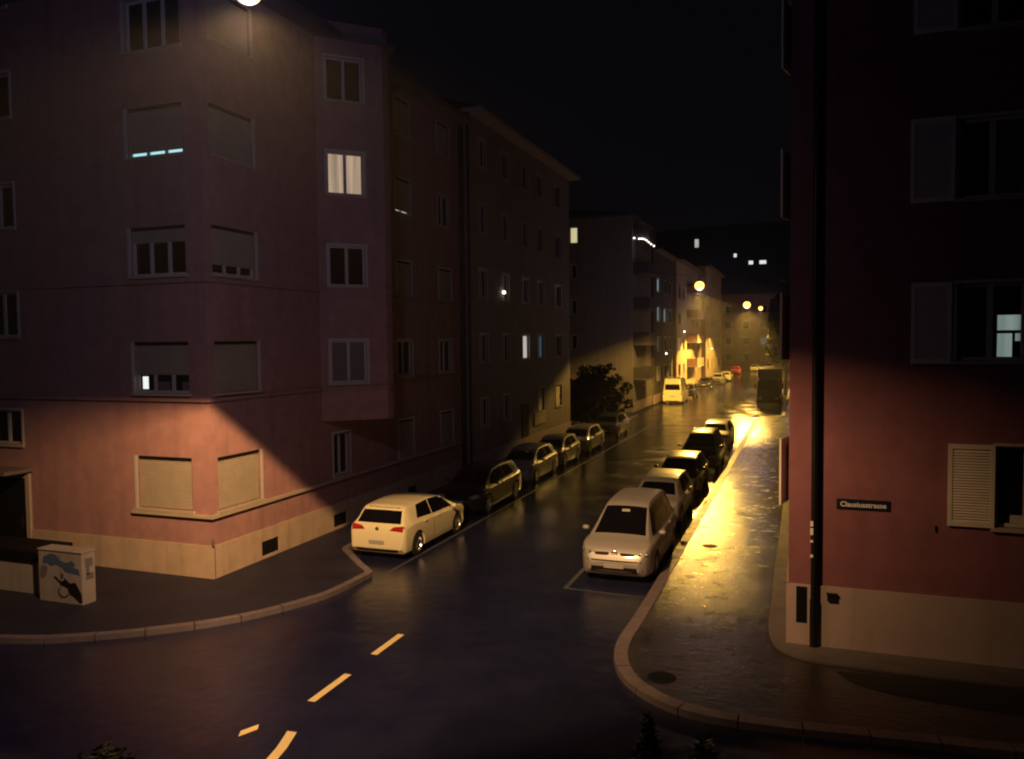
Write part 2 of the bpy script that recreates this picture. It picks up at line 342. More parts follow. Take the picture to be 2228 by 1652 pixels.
def window(root, org, A, B, u0, u1, z0, z1, panes=2, style='open', pane=None, cover=1.0, trim=True, sill=True, surround=.07, depth=.16, label=None, sides='LRT'):
    A, u, n, L = frame2(A, B)
    w_ = MB(org)
    if trim:
        s = surround
        for (a, b, c, d), sd in zip(((u0 - s, u0, z0 - s * .3, z1 + s * ('T' in sides)), (u1, u1 + s, z0 - s * .3, z1 + s * ('T' in sides)), (u0, u1, z1, z1 + s)), 'LRT'):
            if sd not in sides: continue
            w_.obox(A, u, n, c, d, a, b, -.02, .028)
    t = .065; nb = -depth + .012; nf = -depth + .07
    w_.obox(A, u, n, z0, z0 + t, u0, u1, nb, nf); w_.obox(A, u, n, z1 - t, z1, u0, u1, nb, nf)
    for k in range(panes + 1):
        c = u0 + (u1 - u0) * k / panes; hw = t * (.5 if k in (0, panes) else .75)
        c = min(max(c, u0 + hw), u1 - hw); w_.obox(A, u, n, z0 + t, z1 - t, c - hw, c + hw, nb, nf + .002)
    o = w_.build('window', M['frame'] if trim is not None else M['trim'], root)
    if label: o['label'] = label
    g = MB(org); g.obox(A, u, n, z0 + t * .5, z1 - t * .5, u0 + .02, u1 - .02, nb - .01, nb + .02); g.build('pane', pane or M['pane'], o)
    if sill:
        s_ = MB(org); s_.obox(A, u, n, z0 - .07, z0 - .005, u0 - .08, u1 + .08, -depth + .05, .085); s_.build('sill', M['trim'], o)
    if style == 'shutter':
        h = (z1 - z0 - .07) * cover; zt = z1 - .07; sh = MB(org); ns = max(3, int(h / .045)); P = []; fs = []
        for i in range(ns):
            za, zb = zt - h * i / ns, zt - h * (i + 1) / ns
            for (z, d) in ((za, -.075), ((za + zb) / 2, -.062), (zb + .004, -.075), (zb, -.082)):
                for q in (u0 + .015, u1 - .015):
                    p = A + u * q + n * d; P.append((p.x, p.y, z))
        fs = [(2 * i, 2 * i + 1, 2 * i + 3, 2 * i + 2) for i in range(len(P) // 2 - 1)]
        sh.add(P, fs); sh.obox(A, u, n, zt - h - .03, zt - h, u0 + .015, u1 - .015, -.085, -.06)
        sh.build('roller_shutter', M['shutter'], o, fix=True)
        sh = MB(org); sh.obox(A, u, n, z1 - .085, z1 - .002, u0 + .002, u1 - .002, -.10, -.03); sh.build('shutter_gap_shade', M['black'], o)  # black bar standing in for the shadow gap above the shutter
    return o

def facade(root, org, mb, A, B, z0, z1, wins):
    """wins: dicts with u0,u1,z0,z1 and window() options"""
    wall_into(mb, A, B, z0, z1, [(q['u0'], q['u1'], q['z0'], q['z1']) for q in wins])
    for q in wins:
        q = dict(q); q.pop('skip', None)
        yield window(root, org, A, B, **q)

FL = [1.88, 5.02, 8.17, 11.32, 14.33]          # window sill heights of the five floors
HH = [1.42, 1.38, 1.30, 1.32, 1.35]

# ---------------- corner house on the left
XW, YF = -14.65, 16.9
org = Vector((XW, YF, 0)); root = empty('apartment_building', org)
tag(root, 'salmon corner apartment house with rounded pale plinth and bay, left of the street', 'building')
wm = MB(org); bay = MB(org)
FA, FB = (-34.0, YF), (XW, YF)
def fu(x): return x + 34.0
ws = []
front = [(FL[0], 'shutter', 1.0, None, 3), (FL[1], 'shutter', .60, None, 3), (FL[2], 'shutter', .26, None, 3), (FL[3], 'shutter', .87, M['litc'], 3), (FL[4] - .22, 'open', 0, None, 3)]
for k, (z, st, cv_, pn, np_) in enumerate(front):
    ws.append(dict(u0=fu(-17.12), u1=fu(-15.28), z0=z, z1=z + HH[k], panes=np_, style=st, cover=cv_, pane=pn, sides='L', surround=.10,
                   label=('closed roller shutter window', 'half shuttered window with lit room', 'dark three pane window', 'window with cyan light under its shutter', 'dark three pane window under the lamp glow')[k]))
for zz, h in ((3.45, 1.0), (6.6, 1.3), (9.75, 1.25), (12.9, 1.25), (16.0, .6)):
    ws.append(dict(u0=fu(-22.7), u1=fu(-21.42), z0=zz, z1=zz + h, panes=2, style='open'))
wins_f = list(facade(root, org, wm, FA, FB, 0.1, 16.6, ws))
# light strip of the room behind the cracked shutter on the first floor
A, u, n, L = frame2(FA, FB)
g = MB(org); g.obox(A, u, n, FL[1] + .10, FL[1] + .44, fu(-16.97), fu(-16.78), -.128, -.118); g.build('lit_pane', M['litw'], wins_f[1])
g = MB(org); g.obox(A, u, n, FL[1] + .07, FL[1] + .30, fu(-16.42), fu(-16.04), -.128, -.118); g.build('curtain', M['curtain'], wins_f[1]); g = MB(org); g.obox(A, u, n, FL[1] + .07, FL[1] + .30, fu(-15.62), fu(-15.40), -.128, -.118); g.build('curtain', M['curtain'], wins_f[1])
# street side
SA, SB = (XW, YF), (XW, 22.1)
ws = []
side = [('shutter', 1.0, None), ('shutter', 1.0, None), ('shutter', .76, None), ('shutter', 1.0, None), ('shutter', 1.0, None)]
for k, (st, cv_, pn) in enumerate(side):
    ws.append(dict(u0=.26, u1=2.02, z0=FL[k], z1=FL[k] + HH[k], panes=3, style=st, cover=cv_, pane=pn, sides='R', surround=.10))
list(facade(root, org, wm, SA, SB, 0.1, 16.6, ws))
LA, LB = (XW, 22.1), (XW, 25.66)
list(facade(root, org, wm, LA, LB, 0.1, 3.78, [dict(u0=.62, u1=1.62, z0=1.88, z1=3.3, panes=2, style='open')]))
bp_ = [(XW, 22.1), (-13.09, 23.66), (-13.09, 24.05), (XW, 25.61)]
bw = []
pan = [None, M['curtain'], None, M['lit'], None]
for k in range(1, 5):
    bw.append(dict(u0=.32, u1=1.52, z0=FL[k] - (0, 0, 0, .2, .22)[k], z1=FL[k] + HH[k] - (0, 0, 0, .16, .2)[k], panes=2, style='open', pane=pan[k],
                   trim=True, label=('', 'curtained bay window', 'dark bay window', 'brightly lit beige bay window', 'dark top bay window')[k]))
list(facade(root, org, bay, bp_[0], bp_[1], 3.78, 16.6, bw))
list(facade(root, org, bay, bp_[1], bp_[2], 3.78, 16.6, []))
list(facade(root, org, bay, bp_[2], bp_[3], 3.78, 16.6, []))
bay.add([(*p, 3.78) for p in bp_], [(3, 2, 1, 0)])
bay.build('bay', M['pink'], root)
DA, DB = (XW, 25.66), (XW, 33.3)
ws = []
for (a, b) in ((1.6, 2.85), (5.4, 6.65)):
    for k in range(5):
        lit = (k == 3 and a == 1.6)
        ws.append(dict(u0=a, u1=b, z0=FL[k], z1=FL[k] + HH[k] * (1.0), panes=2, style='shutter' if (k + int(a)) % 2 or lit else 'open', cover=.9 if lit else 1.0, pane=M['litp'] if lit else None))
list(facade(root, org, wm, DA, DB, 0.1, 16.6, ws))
wall_into(wm, (XW, 33.3), (XW - 2.2, 33.3), 0.1, 16.6, [])
wall_into(wm, (XW - 2.2, 33.3), (-34, 33.3), 0.1, 16.6, []); wall_into(wm, (-34, 33.3), (-34, YF), 0.1, 16.6, [])
wm.build('wall', M['pink'], root)
# plinth, broken by the cellar lights
pl = MB(org)
A, u, n, L = frame2(SA, (XW, 33.3))
cells = [(1.95, 2.75), (5.7, 6.5), (11, 11.8)]
pu = [0] + [q for c in cells for q in c] + [16.4]
for i in range(len(pu) - 1):
    if i % 2 == 0: pl.obox(A, u, n, .1, .98, pu[i] - (0 if i else .0), pu[i + 1], -.02, .045)
    else: pl.obox(A, u, n, .62, .98, pu[i], pu[i + 1], -.02, .045); pl.obox(A, u, n, .1, .2, pu[i], pu[i + 1], -.02, .045)
A2, u2, n2, L2 = frame2((-21.2, YF), FB)
pl.obox(A2, u2, n2, .1, .98, 0, L2 + .045, -.02, .047)
pl.build('plinth', M['plinth'], root)
for (a, b) in cells:
    c = MB(org); c.obox(A, u, n, .2, .62, a, b, .0, .012); [c.obox(A, u, n, .2, .62, a + .1 * q, a + .1 * q + .012, .012, .03) for q in range(1, 8)]
    c.build('cellar_grille', M['metal'], root)
# string courses (thin projecting bands) that wrap the corner and the bay
sc_ = MB(org)
def band_course(mb, z, t, d, bayz=True):
    path = [((-21.2 if z < 2 else -34), YF), (XW, YF), (XW, 22.1)] + ([bp_[1], bp_[2], bp_[3]] if z > 3.8 else []) + [(XW, 33.3)]
    for i in range(len(path) - 1):
        A, u, n, L = frame2(path[i], path[i + 1])
        mb.obox(A, u, n, z, z + t, 0 if i else 0, L + (d if i == 0 else 0), .0005 * i, d + .0005 * i)
for z in (4.80, 7.95): band_course(sc_, z, .09, .07)
sc_.build('string_course', M['pink'], root)
sl = MB(org)
A, u, n, L = frame2(SA, (XW, 33.3)); sl.obox(A, u, n, 1.72, 1.80, 0, 16.4, 0, .10)
A, u, n, L = frame2(FA, FB); sl.obox(A, u, n, 1.72, 1.80, fu(-17.3), L + .10, 0, .102)
sl.build('ledge', M['trim'], root)
# corner frame of the wrap window (pale pier edge) on both sides is the surround of each window; eaves and roof
ev = MB(org)
ev.poly([(-34.7, YF - .7), (XW + .7, YF - .7), (XW + .7, 22.6), (-12.9, 23.6), (-12.9, 24.2), (XW + .7, 25.3), (XW + .7, 33.3), (-34.7, 33.3)], 16.05, 16.25)
ev.build('eaves', M['eave'], root)
rf = MB(org); x0, x1, y0, y1 = -34.6, XW + .6, YF - .6, 33.3
rf.add([(x0, y0, 16.25), (x1, y0, 16.25), (x1, y1, 16.25), (x0, y1, 16.25), (x0 + 6, y0 + 7, 20.5), (x1 - 6, y0 + 7, 20.5), (x1 - 6, y1, 20.5), (x0 + 6, y1, 20.5)],
       [(0, 1, 5, 4), (1, 2, 6, 5), (2, 3, 7, 6), (3, 0, 4, 7), (4, 5, 6, 7)])
rf.build('roof', M['roof'], root)
# entrance
A, u, n, L = frame2(FA, FB)
d_ = MB(org); d_.obox(A, u, n, .1, 2.48, fu(-22.9), fu(-21.30), .0, .02); dr = d_.build('door', M['black'], root)
h_ = MB(org); h_.obox(A, u, n, 1.0, 1.35, fu(-21.55), fu(-21.51), .02, .07); h_.build('handle', M['steel'], dr)
d_ = MB(org); d_.obox(A, u, n, .1, 2.62, fu(-21.30), fu(-21.15), .0, .08); d_.obox(A, u, n, 2.48, 2.62, fu(-23.0), fu(-21.30), .0, .08); d_.build('door_frame', M['trim'], root)
cn = MB(org); cn.obox(A, u, n, 2.68, 2.78, fu(-23.4), fu(-21.05), .0, .9); cn.build('canopy', M['eave'], root)
hk = MB(org); hk.cyl((XW + .08, YF - .08, 1.02), (XW + .08, YF - .08, 1.2), .03); hk.build('marker_knob', M['eave'], root)
dp = MB(org); dp.cyl((XW + .12, 33.15, .1), (XW + .12, 33.15, 16), .06); dp.build('downpipe', M['metal'], root)

# ---------------- generic street house
def house(name, label, X, Y0, Y1, H, wallm, cols, depthx=14, z1st=1.9, step=3.15, floors=5, south=None, sw=(), eave=.75, trimc=True, roofh=3.5, special=None, pl_m=None, side=-1, eave_m=None):
    org = Vector((X, Y0, 0)); root = empty(name, org); tag(root, label, 'building')
    wm = MB(org)
    A, B = ((X, Y0), (X, Y1)) if side < 0 else ((X, Y1), (X, Y0))
    ws = []; special = special or {}
    for ci, (a, b) in enumerate(cols):
        for k in range(floors):
            z = z1st + step * k
            if z + 1.3 > H - .2: continue
            sp = special.get((ci, k), {})
            if sp.get('none'): continue
            q = dict(u0=a, u1=b, z0=z, z1=z + 1.35, panes=2, style='open'); q.update(sp); ws.append(q)
    wins = list(facade(root, org, wm, A, B, 0.1, H, ws))
    X2 = X + side * depthx; lo, hi = min(X, X2), max(X, X2)
    # south side faces the camera
    sws = []
    for (a, b, z, h, pn) in sw: sws.append(dict(u0=a, u1=b, z0=z, z1=z + h, panes=1, style='open', pane=pn, trim=True))
    list(facade(root, org, wm, (lo, Y0), (hi, Y0), 0.1, H, sws))
    wall_into(wm, (hi, Y1), (lo, Y1), 0.1, H, [])
    if side < 0: wall_into(wm, (lo, Y1), (lo, Y0), 0.1, H, [])
    else: wall_into(wm, (hi, Y0), (hi, Y1), 0.1, H, [])
    wm.build('wall', wallm, root)
    p_ = MB(org); A_, u, n, L = frame2(A, B); p_.obox(A_, u, n, .1, .95, 0, L, -.02, .05); p_.build('plinth', pl_m or M['plinth2'], root)
    e_ = MB(org); e_.box((lo - eave, Y0 - .02 if south is None else Y0 - eave, H), (hi + eave, Y1 + .3, H + .18)); e_.build('eaves', eave_m or M['eave'], root)
    r_ = MB(org); m_ = (lo + hi) / 2
    ya = Y0 - .01 if south is None else Y0 - eave + .05
    r_.add([(lo - eave + .1, ya, H + .18), (hi + eave - .1, ya, H + .18), (hi + eave - .1, Y1 + .2, H + .18), (lo - eave + .1, Y1 + .2, H + .18), (m_, ya + 3, H + .18 + roofh), (m_, Y1 - 3, H + .18 + roofh)],
           [(0, 1, 4), (1, 2, 5, 4), (2, 3, 5), (3, 0, 4, 5)])
    r_.build('roof', M['roof'], root)
    return root, org, wins

# second house along the left row
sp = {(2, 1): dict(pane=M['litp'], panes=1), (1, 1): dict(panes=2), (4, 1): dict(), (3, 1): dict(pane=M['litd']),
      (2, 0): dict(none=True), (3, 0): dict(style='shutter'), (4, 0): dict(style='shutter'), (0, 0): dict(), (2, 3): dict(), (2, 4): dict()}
cols = [(1.3, 2.3), (4.4, 5.4), (7.5, 8.6), (10.2, 11.3), (13.7, 15.0)]
r2, o2, w2 = house('apartment_building', 'grey house with pale eaves beyond the salmon corner house, lit warm at its far end', XW, 34.3, 51.3, 16.9, M['grey'], cols, z1st=2.2, step=3.13, special=sp, roofh=3.0, eave_m=M['concrete'])
mb = MB(o2); mb.box((XW, 41.5, .1), (XW + .03, 42.7, 2.8)); dr = mb.build('door', M['black'], r2)
mb = MB(o2); mb.box((XW + .03, 41.6, 1.1), (XW + .07, 41.65, 1.4)); mb.build('handle', M['steel'], dr)
mb = MB(o2); mb.box((XW + .01, 43.6, 1.45), (XW + .08, 45.7, 2.2)); s = mb.build('sign_panel', M['concrete'], r2)
mb = MB(o2); mb.cyl((XW + .05, 38.7, 8.85), (XW + .16, 38.7, 8.85), .07); mb.build('wall_lamp', M['bulb'], r2)
mb = MB(o2); mb.cyl((XW + .1, 34.15, .1), (XW + .1, 34.15, 16.8), .06); mb.build('downpipe', M['metal'], r2)
# recessed dark joint between them
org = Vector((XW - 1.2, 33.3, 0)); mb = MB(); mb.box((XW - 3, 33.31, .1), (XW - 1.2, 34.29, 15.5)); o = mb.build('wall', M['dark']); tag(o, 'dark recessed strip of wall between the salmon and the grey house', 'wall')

# third house: pale end wall facing the camera, balconies on the street
r3, o3, w3 = house('apartment_building', 'pale house with blank end wall beyond the yard tree, balconies on its street side', -13.85, 68, 77, 16.9, M['grey'],
                   [(4.5, 5.6)], depthx=12, z1st=2.2, step=3.0, south=True, roofh=1.2, eave=.3,
                   sw=[(6.5, 7.2, 14.85, 1.4, M['lity']), (6.6, 7.1, 11.8, 1.2, None), (6.6, 7.1, 8.7, 1.2, None), (6.6, 7.1, 5.6, 1.2, None)])
for k in range(5):
    z = 2.9 + 3.0 * k
    b = MB(o3); b.box((-13.85, 68.3, z), (-12.45, 71.6, z + .16)); sl_ = b.build('balcony', M['eave'], r3)
    b = MB(o3); b.box((-12.50, 68.3, z + .16), (-12.45, 71.6, z + 1.1)); b.box((-13.85, 68.3, z + .16), (-12.5, 68.35, z + 1.1)); b.box((-13.85, 71.55, z + .16), (-12.5, 71.6, z + 1.1)); b.build('parapet', M['dark'], sl_)
# string of party bulbs on the top balcony
root = empty('string_lights', (-13.8, 68.1, 14.9)); tag(root, 'short string of glowing white bulbs sagging over the top balcony', 'string lights')
pts = [(-13.7 + 1.7 * t, 68.2 - 0.1 * t, 15.05 - .75 * t * t - .05 * math.sin(9 * t)) for t in [0, .25, .38, .5, .62, .74, .86, 1.0]]
wv = MB(root.location)
for a, b in zip(pts, pts[1:]): wv.cyl(a, b, .012, n=6)
wv.build('cable', M['black'], root)
for p in pts:
    b = MB(root.location); b.lathe([(.001, -.06), (.05, -.04), (.065, 0), (.05, .04), (.001, .06)], 10, p); b.build('bulb', M['bulb'], root)

# darker block, then the yellow lit houses
sp = {(0, 1): dict(pane=M['litd']), (0, 2): dict(pane=M['litq']), (1, 2): dict(pane=M['litq']), (0, 3): dict(pane=M['litq'], panes=1)}
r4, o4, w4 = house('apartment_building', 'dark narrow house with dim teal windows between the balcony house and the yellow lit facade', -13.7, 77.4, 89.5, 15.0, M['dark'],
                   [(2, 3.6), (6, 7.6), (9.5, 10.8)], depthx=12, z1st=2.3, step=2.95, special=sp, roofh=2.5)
r5, o5, w5 = house('apartment_building', 'cream house lit yellow by the street lamps with stacked balconies', -13.4, 90.2, 113, 15.2, M['cream'],
                   [(1.5, 2.9), (5, 6.4), (13, 14.4), (18, 19.4)], depthx=12, z1st=2.2, step=2.95, roofh=3, pl_m=M['plinth'], special={(1, 2): dict(pane=M['lity']), (3, 3): dict(pane=M['litd']), (0, 1): dict(pane=M['lity']), (2, 4): dict(pane=M['litq']), (1, 0): dict(pane=M['litp'])})
for k in range(4):
    z = 3.0 + 2.95 * k
    b = MB(o5); b.box((-13.4, 98.5, z), (-12.1, 105, z + .16)); sl_ = b.build('balcony', M['trim'], r5)
    b = MB(o5); b.box((-12.15, 98.5, z + .16), (-12.1, 105, z + 1.05)); b.box((-13.4, 98.5, z + .16), (-12.15, 98.55, z + 1.05)); b.build('parapet', M['rose'], sl_)
r6, o6, w6 = house('apartment_building', 'cream house with pale corner where the far street bends', -12.9, 114, 136, 16.5, M['cream'],
                   [(2, 3.4), (7, 8.4), (12, 13.4), (17, 18.4)], depthx=12, z1st=2.2, step=3.0, roofh=3, special={(0, 1): dict(pane=M['lity']), (2, 2): dict(pane=M['litp'])})
# house closing the view
sw = [(x, x + 1.3, z, 1.5, M['litd'] if (x, z) == (12.5, 5.2) else None) for x in (2, 5.5, 9, 12.5, 16) for z in (1.9, 5.2, 8.5, 11.8)]
r7, o7, w7 = house('apartment_building', 'rose house closing the far end of the street', -1.0, 172, 190, 15.5, M['rose'], [(3, 4.4), (9, 10.4)], depthx=20, z1st=1.9, step=3.3, sw=sw, south=True, roofh=3, pl_m=M['plinth'])
# right side far house
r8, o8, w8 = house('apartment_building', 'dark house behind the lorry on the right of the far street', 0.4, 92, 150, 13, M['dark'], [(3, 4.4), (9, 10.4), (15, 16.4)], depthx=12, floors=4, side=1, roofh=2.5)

# yard shed between second and third house
root = empty('shed', (-17.0, 60, 0)); tag(root, 'low shed roof showing behind the dark yard tree', 'shed')
mb = MB(root.location); mb.box((-19.5, 60, .1), (-15.6, 63, 2.9)); mb.build('wall', M['dark'], root)
mb = MB(root.location); mb.add([(-19.8, 59.8, 4.2), (-15.3, 59.8, 2.9), (-15.3, 63.2, 2.9), (-19.8, 63.2, 4.2), (-19.8, 59.8, 2.8), (-15.3, 59.8, 2.75), (-15.3, 63.2, 2.75), (-19.8, 63.2, 2.8)],
    [(0, 1, 2, 3), (4, 7, 6, 5), (0, 4, 5, 1), (1, 5, 6, 2), (2, 6, 7, 3), (3, 7, 4, 0)]); mb.build('roof', M['roof'], root)
mb = MB(); mb.box((-15.2, 66.0, .1), (-15.0, 67.8, 1.2)); o = mb.build('garden_wall', M['concrete']); tag(o, 'short pale garden wall at the foot of the blank end wall', 'wall')

# ---------------- right house
XR = -0.27
org = Vector((XR, YF, 0)); root = empty('apartment_building', org); tag(root, 'red house with pale plinth and louvred shutters on the right', 'building')
wm = MB(org); A_, B_ = (XR, YF), (14.0, YF)
def ru(x): return x - XR
def louvre(parent, A, B, u0, u1, z0, z1, n0, name='shutter'):
    A, u, n, L = frame2(A, B); m_ = MB(org); t = .07
    m_.obox(A, u, n, z0, z1, u0, u0 + t, n0, n0 + .04); m_.obox(A, u, n, z0, z1, u1 - t, u1, n0, n0 + .04)
    for za, zb in ((z0, z0 + .09), (z1 - .09, z1), ((z0 + z1) / 2 - .0, (z0 + z1) / 2 + .0)):
        if zb > za: m_.obox(A, u, n, za, zb, u0 + t, u1 - t, n0, n0 + .038)
    z = z0 + .09
    while z < z1 - .13:
        p = [A + u * (u0 + t) + n * (n0 + .034), A + u * (u1 - t) + n * (n0 + .034), A + u * (u1 - t) + n * (n0 + .004), A + u * (u0 + t) + n * (n0 + .004)]
        m_.add([(p[0].x, p[0].y, z), (p[1].x, p[1].y, z), (p[2].x, p[2].y, z + .04), (p[3].x, p[3].y, z + .04),
                (p[0].x, p[0].y, z + .01), (p[1].x, p[1].y, z + .01), (p[2].x, p[2].y, z + .05), (p[3].x, p[3].y, z + .05)],
               [(0, 1, 5, 4), (4, 5, 6, 7), (3, 2, 1, 0)]); z += .052
    m_.obox(A, u, n, z0 + .05, z1 - .05, u0 + .03, u1 - .03, n0 - .004, n0 + .002)
    m_.build(name, M['louvre'], parent)
ws = [dict(u0=ru(3.36), u1=ru(4.9), z0=2.76, z1=4.28, panes=3, sill=True, surround=.05),
      dict(u0=ru(2.66), u1=ru(3.80), z0=5.86, z1=7.30, panes=2, surround=.06, label='window reflecting a lit doorway'),
      dict(u0=ru(2.66), u1=ru(3.80), z0=8.86, z1=10.32, panes=2, surround=.06),
      dict(u0=ru(2.66), u1=ru(3.80), z0=11.95, z1=13.35, panes=2, surround=.06)]
for x in (6.5, 10.2):
    for z in (2.76, 5.86, 8.86, 11.95): ws.append(dict(u0=ru(x), u1=ru(x + 1.2), z0=z, z1=z + 1.42, panes=2))
wr = list(facade(root, org, wm, A_, B_, .1, 15.2, ws))
louvre(wr[0], A_, B_, ru(2.56), ru(3.33), 2.75, 4.30, .03)
louvre(wr[1], A_, B_, ru(1.90), ru(2.58), 5.80, 7.33, .03); louvre(wr[2], A_, B_, ru(1.86), ru(2.60), 8.82, 10.38, .03); louvre(wr[3], A_, B_, ru(1.88), ru(2.60), 11.93, 13.4, .03)
for q in wr[1:4]: pass
A, u, n, L = frame2(A_, B_)
g = MB(org)
for (a, b, c, d) in ((3.36, 3.73, 6.42, 6.70), (3.36, 3.60, 5.93, 6.36), (3.65, 3.73, 6.22, 6.36)): g.obox(A, u, n, c, d, ru(a), ru(b), -.124, -.116)
g.build('lit_pane', M['litt'], wr[1])
g = MB(org); g.obox(A, u, n, 8.93, 10.25, ru(3.28), ru(3.74), -.124, -.116); g.build('curtain', M['curtain'], wr[2])
g = MB(org); g.obox(A, u, n, 2.83, 2.98, ru(3.62), ru(3.86), -.124, -.10); g.obox(A, u, n, 2.83, 4.2, ru(3.88), ru(4.2), -.124, -.116); g.build('curtain', M['frame'], wr[0])
# street side, seen edge on, with shutters ajar
ws = [dict(u0=a, u1=a + 1.1, z0=z, z1=z + 1.42, panes=2) for a in (1.6, 6.0, 10.5, 15) for z in (2.76, 5.86, 8.86, 11.95)]
TA, TB = (XR, 40.0), (XR, YF)
ws = [dict(u0=23.1 - q['u1'], u1=23.1 - q['u0'], z0=q['z0'], z1=q['z1'], panes=2, sill=False) for q in ws]
wt_ = list(facade(root, org, wm, TA, TB, .1, 15.2, ws))
for i in range(4):
    z = (2.76, 5.86, 8.86, 11.95)[i]
    m_ = MB(org); a = math.radians(14)
    p0 = (XR - .05, 18.45); p1 = (XR - .05 - .6 * math.sin(a), 18.45 - .6 * math.cos(a))
    A2, u2, n2, L2 = frame2(p1, p0)
    m_.obox(A2, u2, n2, z, z + 1.42, 0, L2, -.02, .02)
    for k in range(20): m_.obox(A2, u2, n2, z + .08 + .065 * k, z + .11 + .065 * k, .06, L2 - .06, -.032, .032)
    m_.build('shutter', M['louvre'], wt_[i])
wall_into(wm, (14, YF), (14, 40), .1, 15.2, []); wall_into(wm, (14, 40), (XR, 40), .1, 15.2, [])
wm.build('wall', M['red'], root)
p_ = MB(org); p_.obox(*frame2(A_, B_)[:3], .1, 1.37, -.04, 14.2, -.02, .04)
p_.obox(*frame2(TA, TB)[:3], .1, 1.37, 0, 23.1 + .035, -.02, .038)
p_.build('plinth', M['plinth2'], root)
e_ = MB(org); e_.box((XR - .2, YF - .5, 15.2), (15, 41, 15.4)); e_.build('eaves', M['eave'], root)
e_ = MB(org); e_.add([(XR - .15, YF - .45, 15.4), (14.9, YF - .6, 15.4), (14.9, 40.9, 15.4), (XR - .15, 40.9, 15.4), (7, 23, 20), (7, 34, 20)], [(0, 1, 4), (1, 2, 5, 4), (2, 3, 5), (3, 0, 4, 5)]); e_.build('roof', M['roof'], root)
A, u, n, L = frame2(A_, B_)
v_ = MB(org); v_.obox(A, u, n, .60, 1.33, ru(-.12), ru(.08), .03, .052)
for k in range(12): v_.obox(A, u, n, .63 + .057 * k, .655 + .057 * k, ru(-.11), ru(.07), .052, .066)
v_.build('vent_grille', M['metal'], root)
v_ = MB(org); v_.obox(A, u, n, 1.10, 1.24, ru(.46), ru(.63), .03, .10); v_.obox(A, u, n, 1.225, 1.255, ru(.445), ru(.645), .03, .115); v_.build('outlet_box', M['metal'], root)
v_ = MB(org); v_.obox(A, u, n, 2.60, 2.72, ru(2.36), ru(2.385), .0, .03); v_.build('shutter_catch', M['metal'], root)

root_right = root
# street name plate
root = empty('street_sign', (1.1, YF - .01, 3.04)); tag(root, 'long narrow dark blue street name plate on the red wall', 'sign')
mb = MB(root.location); mb.box((.62, YF - .025, 2.945), (1.58, YF - .004, 3.145)); mb.build('plate', M['sign'], root, bevel=.004)
cu = bpy.data.curves.new('lettering', 'FONT'); cu.body = 'Clausiusstrasse'; cu.size = .135; cu.align_x = 'CENTER'; cu.align_y = 'CENTER'; cu.extrude = .0015; cu.offset = .0022
tmp = bpy.data.objects.new('lettering_curve', cu); C.objects.link(tmp); dg = bpy.context.evaluated_depsgraph_get()
tme = bpy.data.meshes.new_from_object(tmp.evaluated_get(dg)); bpy.data.objects.remove(tmp); tme.materials.clear(); tme.materials.append(M['signtext'])
t = bpy.data.objects.new('lettering', tme); C.objects.link(t); t.parent = root
t.location = (0, -.018, .0); t.rotation_euler = (math.radians(90), 0, 0); t.scale = (1.0, 1.0, 1)

# downpipe with its brackets on the corner of the red house
mb = MB(org); mb.cyl((.21, 16.80, .16), (.21, 16.80, 15.2), .062, n=16); mb.cyl((.21, 16.80, .16), (.21, 16.80, 1.1), .075, n=16); dpp = mb.build('downpipe', M['metal'], root_right, smooth=40)
for z, w_ in ((2.62, .10), (2.45, .13), (2.30, .04), (2.0, .05)):
    mb = MB(org); mb.box((.135, 16.715, z - .03), (.19, 16.75, z - .03 + w_)); mb.build('clamp', M['signtext'], dpp)

# ---------------- small things on the left corner
root = empty('utility_cabinet', (-17.1, 14.5, .12)); tag(root, 'pale utility cabinet sprayed with blue and black graffiti', 'cabinet')
x0, x1, y0, y1 = -17.53, -16.13, 14.12, 14.50
mb = MB(root.location); mb.box((x0, y0, .11), (x1, y1, 1.36)); mb.build('body', M['cabinet'], root, bevel=.012)
mb = MB(root.location); mb.box((x0 - .02, y0 - .02, 1.362), (x1 + .02, y1 + .02, 1.40)); mb.build('lid', M['cabinet'], root, bevel=.01)
mb = MB(root.location); mb.box((-16.84, y0 - .004, .2), (-16.83, y0 + .001, 1.3)); mb.box((-16.77, y0 - .02, .72), (-16.74, y0, .84)); mb.build('door_seam', M['black'], root)
def spray(pts, m, y=y0 - .006):
    o = MB(root.location); tr = tessellate_polygon([[Vector((x, 0, z)) for x, z in pts]]); n_ = len(pts)
    o.add([(x, y, z) for x, z in pts] + [(x, y + .005, z) for x, z in pts], [tuple(t) for t in tr] + [(i, (i + 1) % n_, n_ + (i + 1) % n_, n_ + i) for i in range(n_)])
    o.build('graffiti', m, root, fix=True)
def sp_(pts): return [(x0 + a * (x1 - x0),   .12 + (1 - b) * 1.23) for a, b in pts]
spray(sp_([(.12, .12), (.30, .04), (.42, .06), (.52, .17), (.66, .20), (.78, .15), (.86, .22), (.80, .28), (.93, .30), (.95, .42), (.80, .40), (.62, .38), (.55, .30), (.40, .25), (.28, .30), (.22, .24), (.10, .26)]), M['spray_b'])
spray(sp_([(.06, .32), (.16, .28), (.22, .33), (.17, .50), (.07, .56), (.03, .46)]), M['spray_g'], y0 - .008)
spray(sp_([(.34, .50), (.40, .49), (.50, .58), (.58, .55), (.60, .49), (.66, .56), (.72, .60), (.84, .57), (.90, .66), (.97, .78), (.99, .95), (.93, .97), (.80, .86), (.70, .82), (.66, .70), (.52, .66), (.48, .62)]), M['spray_k'])
rg = [(.56 + .13 * math.cos(t), .78 + .12 * math.sin(t)) for t in [math.pi * (.1 + 1.1 * k / 12) for k in range(13)]]
